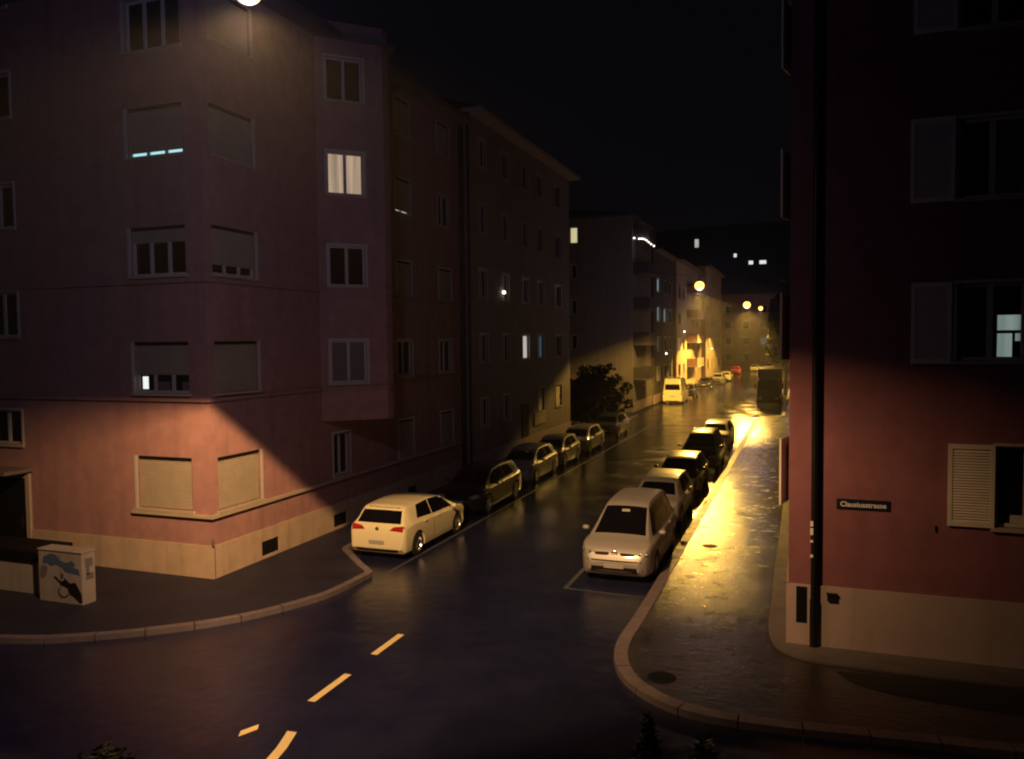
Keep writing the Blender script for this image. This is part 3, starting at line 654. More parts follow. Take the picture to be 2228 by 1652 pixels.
rg += [(.56 + .105 * math.cos(t), .78 + .095 * math.sin(t)) for t in [math.pi * (1.2 - 1.1 * k / 12) for k in range(13)]]
spray(sp_(rg), M['spray_k'], y0 - .007)
o = MB(root.location); yy = lambda a: y0 + a * (y1 - y0)
for (a, b, c, d) in ((.25, .8, 1.02, 1.22), (.3, .55, .82, 1.02), (.3, .85, .70, .85)): o.box((x1 + .001, yy(a), c), (x1 + .005, yy(b), d))
o.build('graffiti', M['spray_g'], root)

root = empty('garden_wall', (-20, 15.2, .1)); tag(root, 'low pale wall with thick dark coping by the entrance, left of the cabinet', 'wall')
mb = MB(root.location); mb.box((-26, 14.42, .1), (-17.95, 15.35, .92)); mb.build('masonry', M['concrete'], root, bevel=.02)
mb = MB(root.location); mb.box((-26.1, 14.36, .922), (-17.88, 15.42, 1.20)); mb.build('coping', M['black'], root, bevel=.03)

# ------------------------------------------------------------------ street lamps hung on span wires
def lamp(name, x, y, z, power, label, xl=XW, xr=XR, wide=.16, fill_share=.006, glow=3.4, rad=.18,
         cut=((-180, 62), (180, 62)), soft=((-180, 1.2), (180, 1.2)), gain=((-180, 1), (180, 1)), fill_gain=None, col=SODIUM, beam=((0, 1.0), (180, 1.0))):
    root = empty(name, (x, y, z)); tag(root, label, 'street lamp', 'sodium lamps hung over the street')
    mb = MB(); mb.lathe([(.001, .20), (.08, .19), (.17, .12), (.24, .03), (.25, .0), (.22, .0)], 24); mb.cyl((0, 0, .19), (0, 0, .42), .025); mb.build('housing', M['metal'], root, smooth=40)
    mb = MB(); mb.lathe([(rad * math.sin(math.pi * (.12 + .88 * k / 12)) + .001, .95 * rad * math.cos(math.pi * (.12 + .88 * k / 12)) - .95 * rad * math.cos(.12 * math.pi)) for k in range(13)], 28)
    mb.build('diffuser', emit('lamp_glow_%s' % int(y), (1.0, .52, .11), glow), root, smooth=60)
    mb = MB(); n_ = 14
    for (xa, xb) in ((xl - x, 0), (0, xr - x)):
        P = [(xa + (xb - xa) * k / n_, 0, .42 + 1.1 * abs((xa + (xb - xa) * k / n_) / (xa if xa else xb)) ** 1.4) for k in range(n_ + 1)]
        for a, b in zip(P, P[1:]): mb.cyl(a, b, .009, n=5, caps=False)
    mb.build('span_wire', M['metal'], root)
    ld = bpy.data.lights.new('lamp_light', 'POINT'); ld.energy = power; ld.color = col; ld.shadow_soft_size = wide
    lo = bpy.data.objects.new('lamp_light', ld); C.objects.link(lo); lo.parent = root; lo.location = (0, 0, -2.1 * rad)
    # the luminaire's own light distribution: full beam below a cut-off angle that changes round the lamp, a weak tail above it
    ld.use_nodes = True; nn = ld.node_tree; em = nn.nodes['Emission']
    def N(op, a, b=None, c=None, cl=False):
        q = nn.nodes.new('ShaderNodeMath'); q.operation = op; q.use_clamp = cl
        for i, v in enumerate((a, b, c)):
            if v is None: continue
            if isinstance(v, (int, float)): q.inputs[i].default_value = v
            else: nn.links.new(v, q.inputs[i])
        return q.outputs[0]
    def curve(x, pts):
        out = None
        for (x0, y0), (x1, y1) in zip(pts, pts[1:]):
            m_ = nn.nodes.new('ShaderNodeMapRange'); nn.links.new(x, m_.inputs[0])
            m_.inputs[1].default_value = x0; m_.inputs[2].default_value = x1; m_.inputs[3].default_value = 0.0; m_.inputs[4].default_value = y1 - y0
            out = m_.outputs[0] if out is None else N('ADD', out, m_.outputs[0])
        return N('ADD', out, pts[0][1])
    tc = nn.nodes.new('ShaderNodeTexCoord'); sx = nn.nodes.new('ShaderNodeSeparateXYZ'); nn.links.new(tc.outputs['Normal'], sx.inputs[0])
    dx_, dy_, dz_ = sx.outputs[0], sx.outputs[1], sx.outputs[2]
    th = N('MULTIPLY', N('ARCCOSINE', N('MULTIPLY', dz_, -1.0)), 57.2958)
    az = N('MULTIPLY', N('ARCTAN2', dy_, dx_), 57.2958)
    tcut = curve(az, cut); wd = curve(az, soft)
    full = N('DIVIDE', N('SUBTRACT', N('ADD', tcut, wd), th), N('MULTIPLY', wd, 2.0), None, True)
    tail = curve(th, [(55, .03), (75, .010), (95, .001), (180, 0.0)])
    inten = curve(az, gain)
    nn.links.new(N('MULTIPLY', N('MULTIPLY', inten, curve(th, beam)), N('ADD', full, tail)), em.inputs['Strength'])
    ld = bpy.data.lights.new('added_fill', 'POINT'); ld.energy = power * fill_share; ld.color = (.58, .59, 1.0); ld.shadow_soft_size = .3  # cool fill light added at the lamp to lift walls and ground
    lo = bpy.data.objects.new('added_fill', ld); C.objects.link(lo); lo.parent = root; lo.location = (0, 0, -2.3 * rad - .1)
    if fill_gain:
        ld.use_nodes = True; nn = ld.node_tree; em = nn.nodes['Emission']
        tc = nn.nodes.new('ShaderNodeTexCoord'); sx = nn.nodes.new('ShaderNodeSeparateXYZ'); nn.links.new(tc.outputs['Normal'], sx.inputs[0])
        az = N('MULTIPLY', N('ARCTAN2', sx.outputs[1], sx.outputs[0]), 57.2958); nn.links.new(curve(az, fill_gain), em.inputs['Strength'])
    return root
CUT_A = ((-180, 62), (40, 64), (55, 61.8), (70, 65), (90, 65), (106, 58.0), (118, 57.5), (135, 62.9), (150, 67.5), (180, 66)); GAIN_A = ((-180, .6), (-60, .2), (30, .04), (37, .08), (43, .20), (47, .34), (51, .55), (75, 1.0), (122, .95), (131, 1.15), (136, 1.15), (143, .72), (150, .42), (165, .22), (180, .2))
lamp('street_lamp', -6.74, 8.7, 11.0, 16500, glow=2.4, fill_share=.034, col=(1.0, .55, .20), beam=((0, .25), (35, .45), (50, .85), (60, 1.25), (180, 1.25)), label='glowing sodium lamp hung over the junction, cut by the top of the view', cut=CUT_A, gain=GAIN_A, soft=((-180, 5), (60, 4.5), (90, 3), (106, .5), (135, .7), (150, 3), (180, 4)),
     fill_gain=((-180, .5), (-60, .2), (30, .05), (55, .16), (100, 1.0), (180, 1.0)))
lamp('street_lamp', -7.48, 62, 10.71, 7500, 'large glowing lamp over the street beyond the parked row', beam=((0, .35), (50, .75), (68, 1.3), (180, 1.3)), glow=3.4, rad=.36, wide=.30, cut=((-180, 62), (-150, 68), (-104, 68), (-96, 75.3), (-35, 75.3), (-25, 66), (50, 60), (88, 58), (96, 69), (115, 69), (130, 63), (180, 63)), soft=((-180, 1.5), (-104, 1.5), (-96, 2.4), (-35, 2.4), (-25, 1.5), (90, 2), (130, 6), (180, 6)), fill_share=.018, gain=((-180, 1), (-100, 1), (-94, 3.2), (-40, 3.2), (-30, 1), (90, 1), (97, 5), (112, 5), (120, 1), (180, 1)))
lamp('street_lamp', -6.36, 98, 10.71, 32000, 'glowing lamp over the street beyond the lorry', glow=3.4, rad=.42, wide=.35, cut=((-180, 62), (-105, 64), (-96, 78), (-72, 78), (-60, 64), (180, 62)), xl=-13.4, xr=.4)
lamp('street_lamp', -5.79, 118, 10.91, 16000, 'smallest glowing lamp, right of and behind the other two', glow=3.4, rad=.30, xl=-12.9, xr=.4)
lamp('street_lamp', -1.6, 148, 10.2, 26000, 'lamp over the far bend lighting the rose house', xl=-12.9, xr=.4)

# ------------------------------------------------------------------ vehicles
def interp(pts, x):
    if x <= pts[0][0]: return pts[0][1]
    for (a, b), (c, d) in zip(pts, pts[1:]):
        if x <= c: return b + (d - b) * (x - a) / (c - a)
    return pts[-1][1]
def smooth_fn(pts, r):
    def f(x):
        return (interp(pts, x - r) + 2 * interp(pts, x - r * .5) + 3 * interp(pts, x) + 2 * interp(pts, x + r * .5) + interp(pts, x + r)) / 9
    return f

SPEC = {}
SPEC['hatch'] = dict(L=4.26, top=[(0, .50), (.02, .78), (.07, .92), (.13, .98), (.40, 1.33), (.52, 1.40), (.62, 1.425), (1.2, 1.46), (1.9, 1.46), (2.45, 1.41), (2.72, 1.335), (3.42, .975), (3.5, .95), (3.9, .87), (4.08, .79), (4.17, .70), (4.24, .58), (4.26, .50)],
    belt=[(0, .93), (.5, .985), (2.4, .93), (3.4, .885), (4.26, .8)], W=[(0, .76), (.04, .83), (.12, .865), (.5, .895), (1.2, .90), (3.2, .90), (3.75, .885), (4.0, .84), (4.15, .74), (4.26, .52)],
    tum=.30, wheels=(.80, 3.43), R=.33,
    ws=[(2.80, .53), (3.37, .66)], rw=[(1.375, .575), (1.00, .68)],
    sides=[[(.86, 1.03), (1.74, .985), (1.74, 1.385), (1.06, 1.36)], [(1.80, .98), (3.12, .945), (2.62, 1.335), (1.80, 1.385)]],
    head=[(.46, .62), (.85, .66), (.84, .79), (.50, .72)], grille=(.44, .62, .70), intake=(.55, .27, .42),
    tail=[(.38, .83), (.885, .80), (.80, .955), (.50, .925)], seams=(1.77, 3.02, .98), handle=(2.0, 1.15, .88), mirror=(2.93, 1.0), plate_f=.50, plate_r=.50)
SPEC['mpv'] = dict(L=4.63, top=[(0, .50), (.02, .85), (.06, 1.02), (.10, 1.08), (.33, 1.56), (.42, 1.645), (.6, 1.69), (1.3, 1.73), (2.2, 1.735), (2.7, 1.705), (2.92, 1.65), (3.92, 1.07), (4.0, 1.04), (4.25, .96), (4.42, .86), (4.53, .74), (4.60, .60), (4.63, .50)],
    belt=[(0, 1.02), (.5, 1.05), (2.6, 1.0), (3.8, .97), (4.63, .85)], W=[(0, .72), (.04, .80), (.12, .85), (.5, .895), (1.2, .905), (3.6, .905), (4.1, .895), (4.32, .86), (4.50, .78), (4.60, .68), (4.63, .58)],
    tum=.33, wheels=(.80, 3.66), R=.325,
    ws=[(2.98, .66), (3.89, .80)], rw=[(1.55, .60), (1.12, .70)],
    sides=[[(.45, 1.10), (1.22, 1.08), (1.22, 1.60), (.62, 1.56)], [(1.28, 1.08), (2.25, 1.06), (2.25, 1.62), (1.28, 1.61)], [(2.31, 1.06), (3.68, 1.03), (2.95, 1.57), (2.31, 1.62)]],
    head=[(.48, .66), (.88, .68), (.86, .80), (.50, .76)], grille=(.40, .69, .75), intake=(.72, .28, .42),
    tail=[(.66, .75), (.86, .75), (.84, 1.10), (.68, 1.10)], seams=(2.28, 3.48, 1.25), handle=(2.45, 1.45, .95), mirror=(3.42, 1.08), plate_f=.44, plate_r=.62)
SPEC['van'] = dict(L=5.3, top=[(0, .55), (.02, 1.3), (.05, 1.9), (.10, 2.40), (.2, 2.50), (.6, 2.56), (2.6, 2.56), (3.4, 2.46), (3.75, 2.25), (4.45, 1.35), (4.6, 1.25), (5.0, 1.10), (5.15, .95), (5.25, .7), (5.3, .55)],
    belt=[(0, 1.2), (2, 1.2), (4.4, 1.15), (5.3, .9)], W=[(0, .92), (.05, .95), (.2, .98), (4.0, .98), (4.7, .95), (5.0, .86), (5.2, .72), (5.3, .55)],
    tum=.08, wheels=(1.1, 4.4), R=.34, ws=[(3.85, .72), (4.38, .82)], rw=[(1.95, .70), (1.38, .74)],
    sides=[[(3.0, 1.3), (4.25, 1.25), (3.85, 1.85), (3.0, 1.85)]],
    head=[(.5, .78), (.85, .8), (.85, 1.0), (.55, .95)], grille=(.45, .75, .9), intake=(.6, .35, .5),
    tail=[(.84, .9), (.95, .9), (.95, 1.5), (.86, 1.5)], seams=(2.95, 4.3, 1.6), handle=(3.1, 1.8, 1.1), mirror=(4.1, 1.45), plate_f=.5, plate_r=.75)

def car_body(S, sx, sy, sz):
    T = smooth_fn(S['top'], .045); Bf = smooth_fn(S['belt'], .2); Wf = smooth_fn(S['W'], .06); L = S['L']
    xs = set([0.0, L]); k = 0
    for (a, _) in S['top'] + S['W']: xs.add(round(a, 3))
    n = int(L / .09)
    for i in range(n + 1): xs.add(round(L * i / n, 3))
    for e in (.008, .03, .05, .09): xs.add(e); xs.add(round(L - e, 3))
    xs = sorted(xs); xs2 = [xs[0]]
    for x in xs[1:]:
        if x - xs2[-1] > .012 or x == xs[-1]: xs2.append(x)
    rings = []
    for x in xs2:
        t = T(x) if 0 < x < L else S['top'][0 if x == 0 else -1][1]
        t = max(t, .46); W = Wf(x); b = min(Bf(x), t - .012)
        g = t - b; wb = W - .035 - .02 * (g > .1); wr = max(wb - S['tum'] * g - .05 * min(1, g * 4), .25)
        e = min(x, L - x); s = .19 + max(0, .12 - e) * 1.1
        c = min(.055, g * .45)
        ring = [(0, t), (wr * .5, t - .006), (wr * .82, t - .02 - .0 * g), (wr * .95, t - .02 - c * .25), (wr, t - .02 - c) if g > .06 else (wr, t - .03 - .2 * g),
                (wr + (wb - wr) * .5, b + (t - .02 - c - b) * .5 if g > .06 else b + .3 * g - .012), (wb, b - .015), (W - .012, b - .055), (W, b - .13)]
        zm = b - .13; lo = s
        for q, dw in ((.35, 0), (.62, -.004), (.82, -.012), (.94, -.03)): ring.append((W + dw, zm + (lo - zm) * q))
        ring += [(W - .09, lo), (W * .5, lo - .005), (0, lo - .005)]
        rings.append([(x, y, max(z, lo - .005)) for (y, z) in ring])
    m = len(rings[0]); P = []; fs = []; full = []
    for R_ in rings:
        full.append([(x * sx, y * sy, z * sz) for (x, y, z) in R_] + [(x * sx, -y * sy, z * sz) for (x, y, z) in reversed(R_[1:-1])])
    N = len(full[0])
    for r in full: P += r
    for i in range(len(full) - 1):
        for j in range(N):
            a = i * N + j; b = i * N + (j + 1) % N; fs.append((a, b, b + N, a + N))
    fs.append(tuple(reversed(range(N)))); o = (len(full) - 1) * N; fs.append(tuple(o + j for j in range(N)))
    return P, fs

def grid(q, nu, nv):
    """bilinear grid over 4 corners bl, br, tr, tl"""
    bl, br, tr, tl = [Vector(p) for p in q]
    return [[(bl * (1 - a) + br * a) * (1 - b) + (tl * (1 - a) + tr * a) * b for a in [i / nu for i in range(nu + 1)]] for b in [j / nv for j in range(nv + 1)]]

def project(bvh, kind, G2, off, skirt=.02):
    D = {'L': Vector((0, -1, 0)), 'R': Vector((0, 1, 0)), 'F': Vector((-1, 0, 0)), 'B': Vector((1, 0, 0)), 'T': Vector((0, 0, -1))}[kind]
    rows = []
    for row in G2:
        rr = []
        for p in row:
            if kind in 'LR': o = Vector((p[0], 5 if kind == 'L' else -5, p[1]))
            elif kind in 'FB': o = Vector((12 if kind == 'F' else -5, p[0], p[1]))
            else: o = Vector((p[0], p[1], 6))
            hit, nn, _, _ = bvh.ray_cast(o, D)
            rr.append(None if hit is None else hit)
        rows.append(rr)
    nv, nu = len(rows), len(rows[0])
    for j in range(nv):
        last = None
        for i in list(range(nu)) + list(reversed(range(nu))):
            if rows[j][i] is None: rows[j][i] = last.copy() if last else None
            else: last = rows[j][i]
    if any(v is None for r in rows for v in r): return None
    P = [v - D * off for r in rows for v in r]; fs = []
    for j in range(nv - 1):
        for i in range(nu - 1):
            a = j * nu + i; fs.append((a, a + 1, a + nu + 1, a + nu))
    bd = [i for i in range(nu)] + [j * nu + nu - 1 for j in range(1, nv)] + [(nv - 1) * nu + i for i in reversed(range(nu - 1))] + [j * nu for j in reversed(range(1, nv - 1))]
    base = len(P); P += [P[i] + D * skirt for i in bd]; k = len(bd)
    fs += [(bd[i], base + i, base + (i + 1) % k, bd[(i + 1) % k]) for i in range(k)]
    return P, fs

WHEEL = {}
def wheel_meshes(R):
    key = round(R, 3)
    if key in WHEEL: return WHEEL[key]
    w = .20
    t = MB(); t.lathe([(R * .62, -w * .5), (R * .9, -w * .5), (R * .98, -w * .42), (R, -w * .25), (R, w * .25), (R * .98, w * .42), (R * .9, w * .5), (R * .62, w * .5), (R * .60, w * .3), (R * .60, -w * .3), (R * .62, -w * .5)], 28, axis='Y')
    r = MB(); r.lathe([(R * .635, w * .49), (R * .60, w * .49), (R * .56, w * .30), (R * .50, w * .05), (.001, w * .02)], 28, axis='Y')
    r.lathe([(.001, w * .50), (R * .10, w * .49), (R * .14, w * .42), (R * .14, w * .2)], 16, axis='Y')
    for k in range(5):
        a0 = 2 * math.pi * k / 5
        def pt(rad, da, h): return (rad * math.cos(a0 + da), h, rad * math.sin(a0 + da))
        r.add([pt(R * .10, -.7, w * .44), pt(R * .10, .7, w * .44), pt(R * .60, .17, w * .42), pt(R * .60, -.17, w * .42), pt(R * .10, -.7, w * .2), pt(R * .10, .7, w * .2), pt(R * .60, .17, w * .2), pt(R * .60, -.17, w * .2)],
              [(0, 1, 2, 3), (0, 4, 5, 1), (1, 5, 6, 2), (2, 6, 7, 3), (3, 7, 4, 0)])
    to = t.build('wheel', M['tyre'], smooth=35); ro = r.build('rim', M['rim'], smooth=35)
    WHEEL[key] = (to.data, ro.data); bpy.data.objects.remove(to); bpy.data.objects.remove(ro)
    return WHEEL[key]

def apply_bool(o, cutters):
    for c in cutters:
        md = o.modifiers.new('b', 'BOOLEAN'); md.operation = 'DIFFERENCE'; md.solver = 'EXACT'; md.object = c
    dg = bpy.context.evaluated_depsgraph_get(); dg.update()
    me = bpy.data.meshes.new_from_object(o.evaluated_get(dg)); o.modifiers.clear(); old = o.data; o.data = me; me.name = 'body'
    for c in cutters: bpy.data.objects.remove(c)

BODY = {}
def car(label, pos, face, colour, spec='hatch', s=(1, 1, 1), group=None, detail=2, name='parked_car', cat='car', emblem=None, rails=False):
    """pos = centre of the car on the ground, face=+1 front points up the street (+Y), -1 towards the camera"""
    S = SPEC[spec]; sx, sy, sz = s; L = S['L'] * sx
    rz = math.pi / 2 if face > 0 else -math.pi / 2
    root = empty(name, (pos[0], pos[1], 0.0), rz); tag(root, label, cat, group)
    dx = -L / 2
    P, fs = car_body(S, sx, sy, sz)
    bm = BVHTree.FromPolygons([Vector(p) for p in P], fs)
    def sh(ps): return [Vector((p[0] + dx, p[1], p[2])) for p in ps]
    key = (spec, s)
    R = S['R'] * sz
    if key in BODY:
        bo = bpy.data.objects.new('body', BODY[key].copy()); C.objects.link(bo); bo.parent = root; bo.data.materials.clear(); bo.data.materials.append(colour)
    else:
        b = MB(); b.add(sh(P), fs); bo = b.build('body', colour, None, fix=True)
        if detail:
            cut = []
            for wx in S['wheels']:
                for sd in (1, -1):
                    c = MB(); yy_ = .9 * sy * sd
                    c.cyl((wx * sx + dx, yy_ - .42 * sd, R), (wx * sx + dx, yy_ + .5 * sd, R), R * 1.17, n=36); cut.append(c.build('cut', colour))
            apply_bool(bo, cut)
        for p in bo.data.polygons: p.use_smooth = True
        bo.data.set_sharp_from_angle(angle=math.radians(32))
        bo.parent = root; BODY[key] = bo.data
    def add(nm, kind, q, m, off=.005, nu=6, nv=3, parent=None, skirt=.02, label=None):
        q2 = []
        for p in q:
            if kind in 'LR': q2.append((p[0] * sx, p[1] * sz))
            elif kind in 'FB': q2.append((p[0] * sy, p[1] * sz))
            else: q2.append((p[0] * sx, p[1] * sy))
        r = project(bm, kind, grid(q2, nu, nv), off, skirt)
        if not r: return None
        o = MB(); o.add(sh(r[0]), r[1]); o = o.build(nm, m, parent or root, fix=True)
        for p in o.data.polygons: p.use_smooth = True
        o.data.set_sharp_from_angle(angle=math.radians(30))
        if label: o['label'] = label
        return o
    (xa, ya), (xb, yb) = S['ws']
    add('windscreen', 'T', [(xa, -ya), (xb, -yb), (xb, yb), (xa, ya)], M['glass'], .006, 8, 10)
    (za, ya), (zb, yb) = S['rw']
    add('rear_window', 'B', [(-yb, zb), (yb, zb), (ya, za), (-ya, za)], M['glass'], .006, 8, 5)
    for q in S['sides']:
        for k in 'LR': add('side_window', k, q, M['glass'], .005, 6, 5)
    for sg in (1, -1):
        add('headlight', 'F', [(p[0] * sg, p[1]) for p in S['head']], M['lens'], .008, 6, 4)
        add('tail_light', 'B', [(p[0] * sg, p[1]) for p in S['tail']], M['tail'], .010, 6, 4)
    g, z0, z1 = S['grille']; add('grille', 'F', [(-g, z0), (g, z0), (g, z1), (-g, z1)], M['black'], .004, 10, 3)
    g, z0, z1 = S['intake']; add('air_intake', 'F', [(-g, z0), (g, z0), (g * .96, z1), (-g * .96, z1)], M['black'], .004, 10, 3)
    if detail:
        add('rear_bumper_trim', 'B', [(-.62, .235), (.62, .235), (.66, .33), (-.66, .33)], M['black'], .006, 10, 2)
        a, b_, c_ = S['seams']
        for k in 'LR':
            zt = interp(S['belt'], a) - .02
            add('door_seam', k, [(a - .006, .32), (a + .006, .32), (a + .006, zt), (a - .006, zt)], M['black'], .0015, 1, 10, skirt=.004)
            zt = interp(S['belt'], b_) - .02
            add('door_seam', k, [(b_ - .006, .40), (b_ + .006, .40), (b_ + .006, zt), (b_ - .006, zt)], M['black'], .0015, 1, 10, skirt=.004)
            hx, hx2, hz = S['handle']
            for h in (hx, hx2):
                add('door_handle', k, [(h, hz), (h + .17, hz), (h + .17, hz + .03), (h, hz + .03)], colour, .03, 3, 1, skirt=.03)
    # number plates
    for (kind, zc, x_) in (('F', S['plate_f'], 1), ('B', S['plate_r'], 0)):
        hit = bm.ray_cast(Vector((12, 0, zc * sz)) if kind == 'F' else Vector((-5, 0, zc * sz)), Vector((-1, 0, 0)) if kind == 'F' else Vector((1, 0, 0)))[0]
        o = MB(); xx = hit.x + dx; wv_ = .26 if kind == 'F' else .25; hv = .055
        o.box((xx - .012, -wv_, zc * sz - hv), (xx + .012 + (.006 if kind == 'F' else 0), wv_, zc * sz + hv)) if kind == 'F' else o.box((xx - .018, -wv_, zc * sz - hv), (xx + .01, wv_, zc * sz + hv))
        o.build('number_plate', M['plate'], root, bevel=.004)
    mx, mz = S['mirror']
    for sg in (1, -1):
        o = MB(); yy_ = (.93 * sy) * sg
        o.lathe([(.001, -.10), (.055, -.085), (.075, -.03), (.075, .03), (.055, .085), (.001, .10)], 12, (0, 0, 0), axis='Y')
        for v in o.v: v.x = v.x * 1.1 + mx * sx + dx; v.y = v.y * .95 + yy_ + .07 * sg; v.z = v.z * .9 + mz * sz
        mo = o.build('mirror', colour, root, smooth=50)
        o = MB(); o.cyl((mx * sx + dx, yy_ - .08 * sg, mz * sz - .04), (mx * sx + dx, yy_ + .05 * sg, mz * sz - .03), .02, n=8); o.build('stalk', M['black'], mo)
    tw, rm = wheel_meshes(R)
    for wx in S['wheels']:
        for sg in (1, -1):
            wo = bpy.data.objects.new('wheel', tw); C.objects.link(wo); wo.parent = root
            wo.location = (wx * sx + dx, (interp(S['W'], wx) - .105) * sy * sg, R); wo.rotation_euler = (0, random.random() * 6, 0 if sg > 0 else math.pi)
            ri = bpy.data.objects.new('rim', rm); C.objects.link(ri); ri.parent = wo
    if rails:
        for sg in (1, -1):
            o = MB(); p = [bm.ray_cast(Vector((x * sx, .52 * sy * sg, 5)), Vector((0, 0, -1)))[0] for x in (.8, 1.4, 2.0, 2.5)]
            for a, b in zip(p, p[1:]): o.cyl(Vector((a.x + dx, a.y, a.z + .05)), Vector((b.x + dx, b.y, b.z + .05)), .018, n=8)
            for a in (p[0], p[-1]): o.cyl(Vector((a.x + dx, a.y, a.z - .01)), Vector((a.x + dx, a.y, a.z + .05)), .018, n=8)
            o.build('roof_rail', M['chrome'], root)
    if emblem:
        kind, zc, rad, m1 = emblem
        d = 1 if kind == 'F' else -1
        hit = bm.ray_cast(Vector((12, 0, zc * sz)) if kind == 'F' else Vector((-5, 0, zc * sz)), Vector((-d, 0, 0)))[0]; xx = hit.x + dx + .012 * d
        o = MB(); pr = [(rad, 0), (rad, .012), (rad * .86, .018), (rad * .84, .004), (rad * .84, 0)]
        o.lathe([(a, b * d) for a, b in pr], 28, (0, 0, 0))
        for v in o.v: v.x, v.y, v.z = v.z, v.x, v.y
        def stroke(a, b_, t=.1):
            a = Vector(a) * rad; b_ = Vector(b_) * rad; q = (b_ - a).normalized(); nn = Vector((-q.y, q.x)) * rad * t
            ps = [a - nn, b_ - nn, b_ + nn, a + nn]
            o.add([(.013 * d, p.x * -d, p.y) for p in ps] + [(0, p.x * -d, p.y) for p in ps], [(0, 1, 2, 3), (0, 4, 5, 1), (1, 5, 6, 2), (2, 6, 7, 3), (3, 7, 4, 0)])
        for a, b_ in (((-.42, .72), (0, .1)), ((0, .1), (.42, .72)), ((-.72, .3), (-.32, -.66)), ((-.32, -.66), (0, -.08)), ((0, -.08), (.32, -.66)), ((.32, -.66), (.72, .3))): stroke(a, b_)
        for v in o.v: v.x += xx; v.z += zc * sz
        e = o.build('emblem', m1, root, smooth=40, fix=True)
    return root, bm, dx

white = paint('white_paint', (0.70, 0.64, 0.42)); silver = paint('silver_paint', (0.27, 0.26, 0.26), .42, .2); silver.node_tree.nodes['Principled BSDF'].inputs['Coat Weight'].default_value = .45
dkgrey = paint('dark_grey_paint', (0.035, 0.037, 0.045)); blk = paint('black_paint', (0.010, 0.010, 0.013))
greyp = paint('mid_grey_paint', (0.08, 0.08, 0.09), .3, .3); redp = paint('red_paint', (0.38, 0.02, 0.02)); cream_p = paint('cream_paint', (0.62, 0.58, 0.48))
GL, GR = 'cars parked along the left kerb', 'cars parked along the right kerb'
car('white hatchback seen from behind, nearest car of the left kerb, brightly lit', (-11.64, 22.50), 1, white, s=(1.08, 1.05, 1.06), group=GL, emblem=('B', .86, .055, M['black']))
car('black tall car facing the camera, directly beyond the white hatchback', (-11.75, 28.5), -1, blk, 'hatch', (1.12, 1, 1.07), GL)
car('silver car facing the camera with dark windscreen, beyond the tall black car', (-12.0, 34.8), -1, silver, 'hatch', (1.0, .98, 1.02), GL)
car('small silver hatchback with a bright glint on its roof, fourth along the left kerb', (-12.05, 39.4), -1, silver, 'hatch', (.92, .95, 1.0), GL)
car('pale saloon with long glints along its side, fifth along the left kerb', (-12.1, 44.6), -1, silver, 'hatch', (1.05, 1, .98), GL)
car('dark car half hidden by the yard tree shadow, last of the left kerb row', (-12.2, 52.4), -1, dkgrey, 'hatch', (1.0, 1, 1), GL)
r, bmv, dx = car('silver people carrier facing the camera, nearest car of the right kerb', (-4.60, 22.45), -1, silver, 'mpv', (1.02, 1.06, 1.06), GR, emblem=('F', .725, .085, M['chrome']))
# its lower bumper opening, fog openings and the slip inside the screen
def extra(nm, q, m, off=.006, nu=8, nv=2):
    rr = project(bmv, 'F', grid([(p[0] * 1.04, p[1] * 1.03) for p in q], nu, nv), off, .012); o = MB(); o.add([Vector((p[0] + dx, p[1], p[2])) for p in rr[0]], rr[1]); o.build(nm, m, r, fix=True)
extra('bumper_groove', [(-.90, .565), (.90, .565), (.90, .595), (-.90, .595)], M['black'], .004, 16, 1)
for a in (-.36, .36): extra('grille_bar', [(a - .17, .70), (a + .17, .70), (a + .17, .765), (a - .17, .765)], M['black'])
for sg in (1, -1):  # chrome beads added so the headlights catch glints
    for (y_, z_, q_) in ((.62, .775, .052), (.78, .775, .036)):
        hit = bmv.ray_cast(Vector((12, y_ * 1.06 * sg, z_)), Vector((-1, 0, 0)))[0]
        o = MB(); o.lathe([(q_ * math.sin(math.pi * k / 8) + .0005, q_ * math.cos(math.pi * k / 8)) for k in range(9)], 14, (hit.x + dx - .005, hit.y, hit.z)); o.build('headlight_glint', M['chrome'], r, smooth=60)
extra('grille_surround', [(-.13, .66), (.13, .66), (.15, .80), (-.15, .80)], silver, .010, 4, 3)
rr = project(bmv, 'T', grid([(3.16, -.10), (3.24, -.10), (3.24, .12), (3.16, .12)], 3, 2), .010, .003); o = MB(); o.add([Vector((p[0] + dx, p[1], p[2])) for p in rr[0]], rr[1]); o.build('parking_slip', M['plate'], r, fix=True)
car('silver hatchback right behind the people carrier at the right kerb', (-4.75, 28.6), -1, silver, 'hatch', (1.0, .98, 1.03), GR)
car('low black car between the silver hatchback and the black off-roader', (-4.85, 34.4), -1, blk, 'hatch', (1.0, .98, .98), GR)
car('black off-roader with roof rails glinting, fourth along the right kerb', (-4.75, 40.9), -1, blk, 'mpv', (1.0, 1.02, 1.02), GR, rails=True)
car('cream car whose bright roof shows above the black off-roader', (-4.9, 49.3), -1, cream_p, 'hatch', (1.0, 1, 1.0), GR)
car('white high roofed van seen from behind on the left of the far street', (-12.2, 82.0), 1, white, 'van', (1, 1, 1), None, name='parked_van', cat='van')
G3 = 'cars parked far along the left of the street'
car('dark car just beyond the white van', (-12.0, 89.5), -1, greyp, 'hatch', (1, 1, 1), G3)
car('black low car between the white van and the grey estate', (-12.1, 107), -1, blk, 'hatch', (1.03, 1, 1), G3)
car('grey estate with pale roof far down the left', (-11.6, 118), -1, silver, 'hatch', (1.05, 1, 1.05), G3)
car('light car beyond the grey estate far down the left', (-11.2, 126), -1, cream_p, 'hatch', (1, 1, 1), G3)
car('red car near the far bend', (-11.6, 150), -1, redp, 'hatch', (1, 1, 1.02), G3)
